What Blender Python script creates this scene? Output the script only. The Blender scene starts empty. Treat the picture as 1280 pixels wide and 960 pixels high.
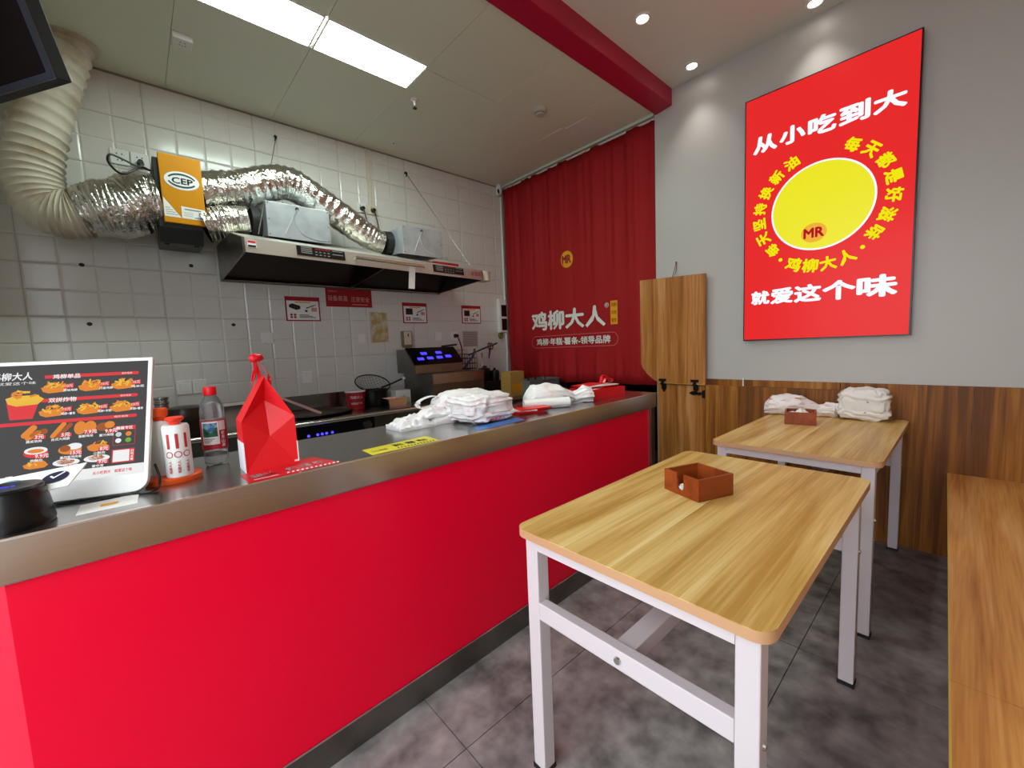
import bpy, bmesh, math, random
from math import sin, cos, pi, radians
from mathutils import Vector, Matrix, noise

random.seed(7)
scene = bpy.context.scene
COL = scene.collection

# ------------------------------------------------------------------ camera
CAM_Z = 1.26
YAW, PITCH, ROLL, FPX = radians(47.91), radians(-5.239), radians(-2.4065), 516.44
fw = Vector((cos(YAW) * cos(PITCH), sin(YAW) * cos(PITCH), sin(PITCH)))
rt = Vector((sin(YAW), -cos(YAW), 0))
up = rt.cross(fw)
r2 = cos(ROLL) * rt + sin(ROLL) * up
u2 = -sin(ROLL) * rt + cos(ROLL) * up
cam_data = bpy.data.cameras.new('camera')
cam_data.sensor_fit = 'HORIZONTAL'
cam_data.sensor_width = 36.0
cam_data.lens = FPX / 1280 * 36.0
cam_data.clip_start = 0.02
cam = bpy.data.objects.new('camera', cam_data)
M = Matrix((r2, u2, -fw)).transposed().to_4x4()
M.translation = (0, 0, CAM_Z)
cam.matrix_world = M
COL.objects.link(cam)
scene.camera = cam

# ------------------------------------------------------------------ world, exposure
world = bpy.data.worlds.new('overcast_daylight')
scene.world = world
world.use_nodes = True
bg = world.node_tree.nodes['Background']
bg.inputs[0].default_value = (0.86, 0.94, 1.0, 1)
bg.inputs[1].default_value = 3.5
vs = scene.view_settings
vs.view_transform = 'Standard'
vs.look = 'None'
vs.exposure = 0.25
vs.gamma = 1.0
vs.use_curve_mapping = False
LED = 25.0            # kitchen ceiling panels
SPOT_W = 9.0         # each dining downlight, watts
SIGN = 0.78           # light box face

# ------------------------------------------------------------------ materials
def lin(h):
    if isinstance(h, str):
        h = h.lstrip('#')
        c = [int(h[i:i + 2], 16) / 255 for i in (0, 2, 4)]
    else:
        c = [v / 255 for v in h]
    return tuple(v / 12.92 if v <= 0.04045 else ((v + 0.055) / 1.055) ** 2.4 for v in c) + (1.0,)

MATS = {}
def mat(name, col='#808080', rough=0.5, metal=0.0, emit=None, es=0.0, trans=0.0, ior=1.45, bump=None,
        noise_col=None, spec=0.5, coat=0.0, sss=0.0, alpha=1.0):
    """bump = (scale xyz, strength); noise_col = (other colour, scale xyz, lo, hi)"""
    if name in MATS:
        return MATS[name]
    m = bpy.data.materials.new(name)
    m.use_nodes = True
    nt = m.node_tree
    b = nt.nodes['Principled BSDF']
    b.inputs['Base Color'].default_value = lin(col)
    b.inputs['Roughness'].default_value = rough
    b.inputs['Metallic'].default_value = metal
    b.inputs['IOR'].default_value = ior
    b.inputs['Specular IOR Level'].default_value = spec
    b.inputs['Transmission Weight'].default_value = trans
    b.inputs['Coat Weight'].default_value = coat
    b.inputs['Alpha'].default_value = alpha
    if emit:
        b.inputs['Emission Color'].default_value = lin(emit)
        b.inputs['Emission Strength'].default_value = es
    tc = nt.nodes.new('ShaderNodeTexCoord')
    def nz(scale, detail=4):
        mp = nt.nodes.new('ShaderNodeMapping')
        mp.inputs['Scale'].default_value = scale
        n = nt.nodes.new('ShaderNodeTexNoise')
        n.inputs['Scale'].default_value = 1.0
        n.inputs['Detail'].default_value = detail
        nt.links.new(tc.outputs['Object'], mp.inputs[0])
        nt.links.new(mp.outputs[0], n.inputs['Vector'])
        return n
    if noise_col:
        n = nz(noise_col[1], 8)
        rp = nt.nodes.new('ShaderNodeValToRGB')
        rp.color_ramp.elements[0].position = noise_col[2]
        rp.color_ramp.elements[1].position = noise_col[3]
        rp.color_ramp.elements[0].color = lin(col)
        rp.color_ramp.elements[1].color = lin(noise_col[0])
        nt.links.new(n.outputs[0], rp.inputs[0])
        nt.links.new(rp.outputs[0], b.inputs['Base Color'])
    if bump:
        n = nz(bump[0])
        bp = nt.nodes.new('ShaderNodeBump')
        bp.inputs['Strength'].default_value = bump[1]
        bp.inputs['Distance'].default_value = 0.02
        nt.links.new(n.outputs[0], bp.inputs['Height'])
        nt.links.new(bp.outputs[0], b.inputs['Normal'])
    MATS[name] = m
    return m

def wood(name, dark, mid, light, grain='Z', strip=None, rough=0.4, fine=1.0):
    """laminate with printed grain: long along `grain`; strip = (axis, width) gives printed boards."""
    m = bpy.data.materials.new(name)
    m.use_nodes = True
    nt = m.node_tree
    L = nt.links.new
    b = nt.nodes['Principled BSDF']
    b.inputs['Roughness'].default_value = rough
    b.inputs['Specular IOR Level'].default_value = 0.35
    tc = nt.nodes.new('ShaderNodeTexCoord')
    vec = tc.outputs['Object']
    shade = None
    if strip:
        sx = nt.nodes.new('ShaderNodeSeparateXYZ'); L(vec, sx.inputs[0])
        dv = nt.nodes.new('ShaderNodeMath'); dv.operation = 'DIVIDE'; dv.inputs[1].default_value = strip[1]
        L(sx.outputs['XYZ'.index(strip[0])], dv.inputs[0])
        fl = nt.nodes.new('ShaderNodeMath'); fl.operation = 'FLOOR'; L(dv.outputs[0], fl.inputs[0])
        wn = nt.nodes.new('ShaderNodeTexWhiteNoise'); wn.noise_dimensions = '1D'; L(fl.outputs[0], wn.inputs['W'])
        shade = wn.outputs['Value']
        mul = nt.nodes.new('ShaderNodeVectorMath'); mul.operation = 'SCALE'; mul.inputs['Scale'].default_value = 9.0
        L(wn.outputs['Color'], mul.inputs[0])
        ad = nt.nodes.new('ShaderNodeVectorMath'); ad.operation = 'ADD'
        L(vec, ad.inputs[0]); L(mul.outputs[0], ad.inputs[1])
        vec = ad.outputs[0]
    def nz(sc_long, sc_cross, detail, dist):
        mp = nt.nodes.new('ShaderNodeMapping')
        mp.inputs['Scale'].default_value = [sc_long if a == grain else sc_cross for a in 'XYZ']
        n = nt.nodes.new('ShaderNodeTexNoise')
        n.inputs['Scale'].default_value = 1
        n.inputs['Detail'].default_value = detail
        n.inputs['Distortion'].default_value = dist
        L(vec, mp.inputs[0]); L(mp.outputs[0], n.inputs['Vector'])
        return n.outputs[0]
    a = nz(0.9, 11 * fine, 3, 0.7)
    c = nz(4, 90 * fine, 5, 0.2)
    mx = nt.nodes.new('ShaderNodeMath'); mx.operation = 'MULTIPLY_ADD'
    mx.inputs[1].default_value = 0.75
    L(a, mx.inputs[0])
    c2 = nt.nodes.new('ShaderNodeMath'); c2.operation = 'MULTIPLY'; c2.inputs[1].default_value = 0.25
    L(c, c2.inputs[0]); L(c2.outputs[0], mx.inputs[2])
    val = mx.outputs[0]
    if shade:
        s2 = nt.nodes.new('ShaderNodeMath'); s2.operation = 'MULTIPLY_ADD'
        s2.inputs[1].default_value = 0.16; s2.inputs[2].default_value = -0.08
        L(shade, s2.inputs[0])
        s3 = nt.nodes.new('ShaderNodeMath'); s3.operation = 'ADD'
        L(val, s3.inputs[0]); L(s2.outputs[0], s3.inputs[1])
        val = s3.outputs[0]
    rp = nt.nodes.new('ShaderNodeValToRGB')
    e = rp.color_ramp.elements
    e[0].position = 0.34; e[0].color = lin(dark)
    e[1].position = 0.66; e[1].color = lin(light)
    k = e.new(0.5); k.color = lin(mid)
    L(val, rp.inputs[0]); L(rp.outputs[0], b.inputs['Base Color'])
    MATS[name] = m
    return m

wall_paint = mat('wall_paint', '#c4c0bb', 0.38, bump=((3, 3, 3), 0.05))
dining_ceiling_m = mat('dining_ceiling_paint', '#dfdfd8', 0.6)
kitchen_board_m = mat('kitchen_ceiling_board', '#e0e2d0', 0.45)
dark_m = mat('store_shade_black', '#141514', 0.8)  # near-black colour puts the unlit store room's shade into its surfaces
red_beam_m = mat('red_beam_paint', '#b0103a', 0.42)
tile_m = mat('white_wall_tile', '#dcd8d2', 0.16, bump=((9, 9, 9), 0.02))
grout_m = mat('grout', '#c2bcb4', 0.8)
floor_m = mat('grey_floor_tile', '#5b5958', 0.42, noise_col=('#a9a6a4', (12, 12, 12), 0.30, 0.78), bump=((60, 60, 60), 0.03))
floor_gap_m = mat('floor_joint', '#2a2827', 0.8)
concrete_m = mat('outside_paving', '#8d8a86', 0.8)
red_panel_m = mat('red_gloss_panel', '#ee002f', 0.34, spec=0.3, bump=((2, 2, 2), 0.015))
steel_m = mat('brushed_steel', '#b4b3b1', 0.24, 1.0, bump=((2.5, 60, 160), 0.006))
hood_steel_m = mat('hood_steel', '#dcd6cb', 0.36, 0.85)
steel_dark_m = mat('dull_steel', '#85827c', 0.36, 1.0, noise_col=('#74716b', (6, 6, 6), 0.4, 0.7))
steel_bright_m = mat('bright_steel', '#d9d6d0', 0.18, 1.0)
galv_m = mat('galvanised_sheet', '#bfc3c8', 0.42, 0.55, noise_col=('#a9aeb4', (9, 9, 9), 0.45, 0.7))
foil_m = mat('crinkled_foil', '#d2cfc8', 0.18, 1.0, bump=((26, 26, 26), 0.7))
duct_m = mat('greasy_white_duct', '#d3cbb9', 0.5, noise_col=('#a08a62', (5, 5, 5), 0.5, 0.75))
black_m = mat('black_plastic', '#0c0c0d', 0.3)
black_matte_m = mat('black_matte', '#161616', 0.6)
iron_m = mat('black_iron', '#131210', 0.4, 0.3)
charcoal_m = mat('charcoal_housing', '#2b2d2c', 0.45)
hood_in_m = mat('dark_hood_interior', '#2b231a', 0.35, 0.6)  # hood inside, coloured darker than its outer panels
white_m = mat('white_plastic', '#e8e6e2', 0.4)
cream_m = mat('cream_plastic', '#d8cdb6', 0.45)
white_frame_m = mat('white_powder_coat', '#d3cbcd', 0.38)
red_m = mat('red_card', '#e3101c', 0.38)
dark_red_m = mat('dark_red_print', '#a3151f', 0.5)
red_inside_m = mat('red_ribbon', '#d80d1e', 0.3)
orange_m = mat('orange_enamel', '#d08a08', 0.42, spec=0.3)
green_dark_m = mat('dark_green_print', '#1f4b40', 0.5)
print_white_m = mat('white_print', '#efefef', 0.5)
print_black_m = mat('black_print', '#1b1b1b', 0.5)
print_grey_m = mat('grey_print', '#8f8d8a', 0.6)
paper_m = mat('white_paper', '#eceae4', 0.6)
curtain_m = mat('red_curtain_cloth', '#a6080f', 0.75, bump=((300, 300, 300), 0.05))
curtain_white_m = mat('curtain_white_print', '#e8e6dd', 0.7)
curtain_pink_m = mat('curtain_pale_red_print', '#d66a6e', 0.7)
curtain_yellow_m = mat('curtain_yellow_print', '#eda70f', 0.7)
yellow_sticker_m = mat('yellow_vinyl', '#e6d531', 0.4)
red_sticker_m = mat('red_vinyl', '#d4212d', 0.4)
blue_m = mat('blue_film', '#4a7fc9', 0.35)
bag_white_m = mat('white_plastic_film', '#f3efee', 0.36, noise_col=('#f0c3c8', (26, 26, 90), 0.56, 0.68))
bag_spot_m = mat('white_film_red_marks', '#f3efec', 0.36, noise_col=('#b03a44', (16, 16, 26), 0.63, 0.68))
bag_plain_m = mat('plain_white_film', '#f5f3f1', 0.36, noise_col=('#f3dcdd', (14, 14, 40), 0.56, 0.7))
bag_print_m = mat('red_printed_film', '#f4eeee', 0.36, noise_col=('#dd8a93', (20, 20, 120), 0.56, 0.66))
tissue_m = mat('white_tissue', '#f7f6f4', 0.8)
red_brown_wood = wood('red_brown_wood', '#6f2c0f', '#8c3d16', '#a24c1f', 'X', rough=0.36)
orange_plastic_m = mat('orange_plastic', '#f25a1c', 0.35)
water_m = mat('water_bottle_plastic', '#f4f8fb', 0.08, trans=0.85, ior=1.2)
led_blue_m = mat('blue_digits', '#10108a', 0.4, emit='#3b35ff', es=3.0)
led_panel_m = mat('led_diffuser', '#ffffff', 0.5, emit='#eafff4', es=LED)
lamp_glow_m = mat('downlight_glow', '#ffffff', 0.5, emit='#fff6ea', es=12.0)
sign_red_m = mat('sign_red_backlit', '#120101', 0.25, spec=0.15, emit='#ee2a2a', es=SIGN)
sign_white_m = mat('sign_white_backlit', '#333333', 0.35, emit='#eef4ff', es=0.88)
sign_yellow_m = mat('sign_yellow_backlit', '#2a2800', 0.35, emit='#f2ea0e', es=SIGN)
sign_gold_m = mat('sign_gold_backlit', '#2a1a00', 0.35, emit='#f4b015', es=SIGN)
sign_crimson_m = mat('sign_crimson_backlit', '#200202', 0.35, emit='#b51426', es=SIGN)
scr_dark_m = mat('menu_dark_backlit', '#0a0a0a', 0.35, spec=0.12, emit='#4a4645', es=0.62)
scr_red_m = mat('menu_red_backlit', spec=0.12, col='#100202', rough=0.3, emit='#e8343a', es=0.76)
scr_white_m = mat('menu_white_backlit', spec=0.12, col='#222222', rough=0.3, emit='#f6f6f6', es=0.76)
scr_orange_m = mat('menu_orange_backlit', spec=0.12, col='#150a00', rough=0.3, emit='#e98a2b', es=0.76)
scr_yellow_m = mat('menu_yellow_backlit', spec=0.12, col='#151000', rough=0.3, emit='#f2c33a', es=0.76)
scr_brown_m = mat('menu_brown_backlit', spec=0.12, col='#150a00', rough=0.3, emit='#a4521f', es=0.76)
scr_green_m = mat('menu_green_backlit', spec=0.12, col='#0a1500', rough=0.3, emit='#6fb52c', es=0.76)
scr_pale_m = mat('menu_pale_backlit', spec=0.12, col='#151515', rough=0.3, emit='#c9dcd6', es=0.76)
table_wood = wood('pale_oak_laminate', '#b88a40', '#d8b26a', '#ebd091', 'X', ('Y', 0.161), 0.33, 1.6)
table_edge_m = mat('table_edge_band', '#c79a72', 0.45)
panel_wood = wood('brown_walnut_laminate', '#6b3a08', '#9a5c14', '#c18434', 'Z', ('Y', 0.4), 0.5, 1.7)
panel_wood_x = wood('brown_walnut_laminate_long', '#a45f28', '#d4924d', '#e8b274', 'X', ('Y', 0.9), 0.36, 1.5)
flap_wood = wood('walnut_flap_laminate', '#8b5017', '#b87639', '#d4995f', 'Z', None, 0.38, 1.8)
wood_edge_m = mat('pale_edge_band', '#c9a94e', 0.5)
card_m = mat('brown_cardboard', '#a8803f', 0.7)

# ------------------------------------------------------------------ mesh helpers
ORG = {}
class MB:
    def __init__(s):
        s.v = []; s.f = []; s.m = []
    def add(s, vs, fs, m=0):
        o = len(s.v)
        s.v += [tuple(p) for p in vs]
        for f in fs:
            s.f.append([i + o for i in f]); s.m.append(m)
        return s
    def box(s, x0, x1, y0, y1, z0, z1, m=0):
        v = [(x, y, z) for z in (z0, z1) for y in (y0, y1) for x in (x0, x1)]
        return s.add(v, [(0, 2, 3, 1), (4, 5, 7, 6), (0, 1, 5, 4), (2, 6, 7, 3), (0, 4, 6, 2), (1, 3, 7, 5)], m)
    def quad(s, a, b, c, d, m=0):
        return s.add([a, b, c, d], [(0, 1, 2, 3)], m)
    def prism(s, poly, axis, a, b, m=0):
        """poly of 2-D points in the two other axes (in x,y,z order), extruded along axis from a to b"""
        k = 'XYZ'.index(axis)
        def P(p, h):
            q = list(p); q.insert(k, h); return tuple(q)
        n = len(poly)
        v = [P(p, a) for p in poly] + [P(p, b) for p in poly]
        f = [list(range(n - 1, -1, -1)), list(range(n, 2 * n))] + [(i, (i + 1) % n, n + (i + 1) % n, n + i) for i in range(n)]
        return s.add(v, f, m)
    def cyl(s, p0, p1, r0, r1=None, n=20, m=0, caps=True):
        r1 = r0 if r1 is None else r1
        return s.tube([p0, p1], [r0, r1], n, m, caps)
    def tube(s, pts, rad, n=10, m=0, caps=True, flat=None):
        pts = [Vector(p) for p in pts]
        if not isinstance(rad, (list, tuple)):
            rad = [rad] * len(pts)
        t0 = (pts[1] - pts[0]).normalized()
        ref = Vector((0, 0, 1)) if abs(t0.z) < 0.9 else Vector((1, 0, 0))
        nrm = t0.cross(ref).normalized()
        rings = []
        for i, p in enumerate(pts):
            a = pts[max(i - 1, 0)]; b = pts[min(i + 1, len(pts) - 1)]
            t = (b - a).normalized()
            nrm = (nrm - t * nrm.dot(t)).normalized()
            bn = t.cross(nrm)
            fl = flat or 1.0
            rings.append([p + nrm * rad[i] * cos(2 * pi * k / n) + bn * rad[i] * fl * sin(2 * pi * k / n) for k in range(n)])
        v = [q for r in rings for q in r]
        f = []
        for i in range(len(pts) - 1):
            for k in range(n):
                a = i * n + k; b = i * n + (k + 1) % n
                f.append((a, b, b + n, a + n))
        if caps:
            f.append(list(range(n - 1, -1, -1)))
            f.append([len(v) - n + k for k in range(n)])
        return s.add(v, f, m)
    def lathe(s, prof, c=(0, 0, 0), n=28, m=0, sx=1.0, sy=1.0):
        """prof list of (r,z)"""
        v = []
        for r, z in prof:
            for k in range(n):
                v.append((c[0] + sx * r * cos(2 * pi * k / n), c[1] + sy * r * sin(2 * pi * k / n), c[2] + z))
        f = []
        for i in range(len(prof) - 1):
            for k in range(n):
                a = i * n + k; b = i * n + (k + 1) % n
                f.append((a, b, b + n, a + n))
        if prof[0][0] > 1e-6: f.append(list(range(n - 1, -1, -1)))
        if prof[-1][0] > 1e-6: f.append([len(v) - n + k for k in range(n)])
        return s.add(v, f, m)
    def disc(s, c, u, w, ru, rw=None, n=28, m=0):
        rw = ru if rw is None else rw
        c = Vector(c); u = Vector(u); w = Vector(w)
        return s.add([c + u * ru * cos(2 * pi * k / n) + w * rw * sin(2 * pi * k / n) for k in range(n)], [list(range(n))], m)
    def poly(s, pts, m=0):
        return s.add(pts, [list(range(len(pts)))], m)
    def map(s, fn):
        s.v = [tuple(fn(Vector(p))) for p in s.v]; return s
    def build(s, name, mats, parent=None, local=False, o=None, smooth=None, bevel=None, subsurf=0):
        if not isinstance(mats, (list, tuple)): mats = [mats]
        if parent is not None:
            off = Vector((0, 0, 0)) if local else ORG[parent]
        elif o is not None:
            off = Vector(o)
        else:
            xs = [p[0] for p in s.v]; ys = [p[1] for p in s.v]
            off = Vector(((min(xs) + max(xs)) / 2, (min(ys) + max(ys)) / 2, min(p[2] for p in s.v)))
        me = bpy.data.meshes.new(name)
        me.from_pydata([tuple(Vector(p) - off) for p in s.v], [], s.f)
        for mm in mats: me.materials.append(mm)
        me.polygons.foreach_set('material_index', s.m)
        bm = bmesh.new(); bm.from_mesh(me)
        if smooth: bmesh.ops.remove_doubles(bm, verts=bm.verts, dist=1e-6)
        bmesh.ops.recalc_face_normals(bm, faces=bm.faces)
        bm.to_mesh(me); bm.free()
        if smooth:
            me.polygons.foreach_set('use_smooth', [True] * len(me.polygons))
            me.set_sharp_from_angle(angle=radians(smooth))
        ob = bpy.data.objects.new(name, me)
        COL.objects.link(ob)
        if parent is not None:
            ob.parent = parent
            ORG[ob] = Vector((0, 0, 0)) if local else ORG[parent].copy()
        else:
            ob.location = off
            ORG[ob] = off
        if bevel:
            bv = ob.modifiers.new('edges', 'BEVEL'); bv.width = bevel; bv.segments = 2; bv.limit_method = 'ANGLE'
        if subsurf:
            sb = ob.modifiers.new('smooth', 'SUBSURF'); sb.levels = subsurf; sb.render_levels = subsurf
        return ob

def tag(o, label, cat, group=None):
    o['label'] = label; o['category'] = cat
    if group: o['group'] = group
    return o
def struct(o):
    o['kind'] = 'structure'; return o
def thing(name, label, cat, loc, group=None, rz=0.0):
    o = bpy.data.objects.new(name, None)
    o.empty_display_size = 0.05
    COL.objects.link(o)
    o.location = loc; o.rotation_euler = (0, 0, rz)
    ORG[o] = Vector(loc)
    return tag(o, label, cat, group)
def copy_tree(o, parent=None):
    c = o.copy(); COL.objects.link(c); c.parent = parent
    ORG[c] = ORG[o].copy()
    for ch in list(o.children): copy_tree(ch, c)
    return c

# ------------------------------------------------------------------ lettering (default font, flat print)
def glyphs(body, bold=0.0):
    cu = bpy.data.curves.new('lettering', 'FONT')
    cu.body = body; cu.size = 1.0; cu.resolution_u = 2; cu.offset = bold
    ob = bpy.data.objects.new('lettering', cu)
    COL.objects.link(ob)
    bpy.context.view_layer.update()
    me = bpy.data.meshes.new_from_object(ob.evaluated_get(bpy.context.evaluated_depsgraph_get()))
    v = [(p.co.x, p.co.y) for p in me.vertices]
    f = [list(p.vertices) for p in me.polygons]
    bpy.data.objects.remove(ob); bpy.data.curves.remove(cu); bpy.data.meshes.remove(me)
    return v, f
def put_text(mb, body, c, u, w, width=None, height=None, bold=0.0, m=0, rot=0.0, fit=True):
    """lettering centred on c in the plane (u right, w up), fitted to width x height"""
    v, f = glyphs(body)
    x0 = min(p[0] for p in v); x1 = max(p[0] for p in v); y0 = min(p[1] for p in v); y1 = max(p[1] for p in v)
    sx = width / (x1 - x0) if width else None
    sy = height / (y1 - y0) if height else None
    sx = sx or sy; sy = sy or sx
    c = Vector(c); u = Vector(u); w = Vector(w)
    k = bold * 0.8
    for dx, dy in ([(0, 0)] if bold < 0.025 else ([(-k, 0), (k, 0), (0, k), (0, -k)] if bold < 0.05 else [(k * cos(t), k * sin(t)) for t in [pi * q_ / 4 for q_ in range(8)]])):
        out = []
        for x, y in v:
            a = (x + dx - (x0 + x1) / 2) * sx; b = (y + dy - (y0 + y1) / 2) * sy
            a, b = a * cos(rot) - b * sin(rot), a * sin(rot) + b * cos(rot)
            out.append(c + u * a + w * b)
        mb.add(out, f, m)
    return mb

UX, UY, UZ = Vector((1, 0, 0)), Vector((0, 1, 0)), Vector((0, 0, 1))

# ================================================================== THE SETTING
XR, YB, ZK, ZD = 3.219, 3.637, 3.05, 3.165
XF, YS = -0.62, -0.56           # open shop front, side wall behind the bench
floor = struct(MB().box(XF, 4.6, YS - 0.1, YB + 0.1, -0.12, -0.004).build('floor', floor_gap_m))
for i in range(9):
    for j in range(8):
        x0 = 0.66 + 0.605 * (i - 4); y0 = 1.018 + 0.605 * (j - 4)
        x1, y1 = x0 + 0.602, y0 + 0.602
        x0 = max(x0, XF); y0 = max(y0, YS); x1 = min(x1, XR); y1 = min(y1, YB)
        if x1 - x0 < 0.05 or y1 - y0 < 0.05: continue
        MB().box(x0, x1, y0, y1, -0.004, 0.0).build('floor_tile', floor_m, floor)
struct(MB().box(-9, XF, -6, 9, -0.16, -0.02).build('floor_outside', concrete_m))

# tiled kitchen wall
wall_back = struct(MB().box(XF, 4.45, YB + 0.004, YB + 0.12, 0, ZK + 0.2).build('wall_back', grout_m))
TW, TH = 0.617, 0.311
def tile_mesh():
    mb = MB()
    g = 0.0015
    for i in range(4):
        for j in range(2):
            cx0 = i * TW / 4 + (g if i == 0 else 0); cx1 = (i + 1) * TW / 4 - (g if i == 3 else 0)
            cz0 = j * TH / 2 + (g if j == 0 else 0); cz1 = (j + 1) * TH / 2 - (g if j == 1 else 0)
            b = 0.009
            o = [(cx0, 0.0015, cz0), (cx1, 0.0015, cz0), (cx1, 0.0015, cz1), (cx0, 0.0015, cz1)]
            n = [(cx0 + b, -0.0017, cz0 + b), (cx1 - b, -0.0017, cz0 + b), (cx1 - b, -0.0017, cz1 - b), (cx0 + b, -0.0017, cz1 - b)]
            mb.add(o + n, [(4, 5, 6, 7), (0, 1, 5, 4), (1, 2, 6, 5), (2, 3, 7, 6), (3, 0, 4, 7)])
    mb.box(g, TW - g, 0.002, 0.006, g, TH - g)
    return mb
proto_tile = None
for i in range(-2, 5):
    for j in range(-4, 5):
        x = 0.18 + i * TW; z = 1.545 + j * TH
        if z > ZK or x > XR - 0.05: continue
        if proto_tile is None:
            proto_tile = tile_mesh().build('wall_tile', tile_m, wall_back, local=True, smooth=None)
            t = proto_tile
        else:
            t = proto_tile.copy(); COL.objects.link(t); t.parent = wall_back
        t.location = Vector((x, YB - 0.002, z)) - ORG[wall_back]
struct(MB().box(XF, 3.25, YB - 0.006, YB + 0.004, ZK - 0.012, ZK).build('trim_1', mat('shadow_gap_trim', '#8b8478', 0.6)))

# right wall: painted, with the curtained opening beyond y = 1.75
wall_right = struct(MB().box(XR, XR + 0.1, YS - 0.1, 1.745, 0, ZD + 0.1).build('wall_right', wall_paint))
struct(MB().box(XR, XR + 0.1, 1.745, YB, ZK - 0.01, ZD + 0.1).build('wall_right_lintel', wall_paint))
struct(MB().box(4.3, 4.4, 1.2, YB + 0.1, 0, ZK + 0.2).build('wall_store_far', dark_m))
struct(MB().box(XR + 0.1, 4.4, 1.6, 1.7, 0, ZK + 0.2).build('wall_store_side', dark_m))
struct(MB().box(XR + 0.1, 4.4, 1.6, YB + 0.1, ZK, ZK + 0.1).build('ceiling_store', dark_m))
# side wall behind the bench, lintel of the shop front
struct(MB().box(XF, XR + 0.1, YS - 0.1, YS, 0, ZD + 0.1).build('wall_left', wall_paint))
struct(MB().box(XF - 0.12, XF, 1.62, YB + 0.1, 0, 2.62).build('wall_front_unseen', wall_paint))  # unseen kitchen-side wall, added to keep daylight off the tiles
struct(MB().box(XF - 0.12, XF, YS - 0.1, YB + 0.1, 2.62, ZD + 0.1).build('wall_front_lintel', wall_paint))

# dining ceiling, kitchen ceiling boards, red beam between them
struct(MB().box(XF, XR + 0.05, YS - 0.05, 1.70, ZD, ZD + 0.08).build('ceiling', dining_ceiling_m))
ceil_k = struct(MB().box(XF, XR + 0.1, 1.70, YB + 0.05, ZK + 0.016, ZK + 0.1).build('ceiling', grout_m))
CJ = [-0.62, -0.311, 0.308, 0.928, 1.545, 2.14, 2.74, 3.235]
for k in range(len(CJ) - 1):
    a, b = CJ[k] + 0.001, CJ[k + 1] - 0.001
    spans = [(1.735, 2.37), (2.662, 3.636)] if k in (2, 3) else ([(1.735, 2.405), (2.408, 2.676), (2.679, 3.636)] if k == 4 else [(1.735, 3.636)])
    for s0, s1 in spans:
        mid = (k == 4 and s0 > 2.40 and s0 < 2.5)
        MB().box(a, b, s0, s1, ZK - (0.003 if mid else 0.0), ZK + 0.014).build('ceiling_board', kitchen_board_m, ceil_k)
struct(MB().prism([(1.60, 3.045), (1.735, 3.028), (1.735, 3.24), (1.60, 3.24)], 'X', XF, XR - 0.001).build('trim_2', red_beam_m, bevel=0.004))
struct(MB().box(XR - 0.012, XR - 0.001, 1.75, 3.62, ZK - 0.022, ZK - 0.001).build('trim_3', mat('pale_green_trim', '#c9d6c8', 0.4)))

# wood wainscot on the right wall, sheet by sheet
for a, b in ((-0.559, -0.03), (-0.028, 0.52), (0.522, 1.128), (1.13, 1.345)):
    MB().box(XR - 0.014, XR, a, b, 0.0, 0.95).build('wainscot_panel', panel_wood, wall_right, bevel=0.001)
MB().box(XR - 0.016, XR - 0.013, 1.072, 1.08, 0.905, 0.965).build('joint_strip', white_m, wall_right)
MB().box(XR - 0.015, XR, 1.349, 1.725, 0.0, 0.90).build('wainscot_panel', panel_wood, wall_right)

# ================================================================== KITCHEN COUNTER
def cy(x): return 1.242 + 0.03 * x                      # line of the counter front
ctr = thing('service_counter', 'long service counter with glossy red front and stainless steel top', 'counter', (1.0, 1.5, 0))
CX0, CX1, CZ = -0.238, 2.415, 0.93
plan = [(CX0, cy(CX0)), (CX1, cy(CX1)), (CX1, 1.74), (-0.60, 1.74), (-0.60, 1.60)]
ctop = MB().prism(plan, 'Z', 0.838, CZ).build('counter_top', steel_m, ctr, bevel=0.004)
MB().prism([(CX0 + .0, cy(0) - 0.006), (CX1, cy(CX1) - 0.002), (CX1, cy(CX1) + .004), (CX0, cy(0) + 0.004)], 'Z', CZ - 0.0035, CZ + 0.0008).build('edge_strip', steel_bright_m, ctop)
ins = 0.012
body = [(CX0 + 0.008, cy(CX0) + ins), (CX1 - 0.075, cy(CX1) + ins), (CX1 - 0.075, 1.72), (-0.585, 1.72), (-0.585, 1.60)]
MB().prism([body[0], body[1], (body[1][0], body[1][1] + 0.012), (body[0][0] + 0.006, body[0][1] + 0.012), (body[4][0] + 0.01, body[4][1] + 0.012), body[4]], 'Z', 0.10, 0.838).build('front_panel', red_panel_m, ctr)
MB().prism([(body[0][0] + 0.01, body[0][1] + 0.0125), (body[1][0], body[1][1] + 0.0125), body[2], body[3], (body[4][0], body[4][1] + 0.02)], 'Z', 0.10, 0.837).build('counter_carcass', steel_dark_m, ctr)
MB().prism([(x - (0 if x < 2 else -0.06), y - 0.002) for x, y in body], 'Z', 0.0, 0.098).build('kick_plate', steel_dark_m, ctr)
MB().prism([(body[0][0], body[0][1] - 0.005), (body[1][0], body[1][1] - 0.005), (body[1][0], body[1][1] + 0.01), (body[0][0], body[0][1] + 0.01)], 'Z', 0.096, 0.102).build('kick_strip', steel_bright_m, ctr)
MB().box(CX1 - 0.075, CX1 - 0.055, cy(CX1) + 0.006, 1.70, 0.098, 0.838).build('corner_trim', steel_m, ctr)
MB().box(CX1 - 0.055, CX1 - 0.004, cy(CX1) + 0.012, 1.70, 0.098, 0.838).build('end_panel', mat('dark_wood_end', '#3a2a1e', 0.5), ctr)

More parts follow.
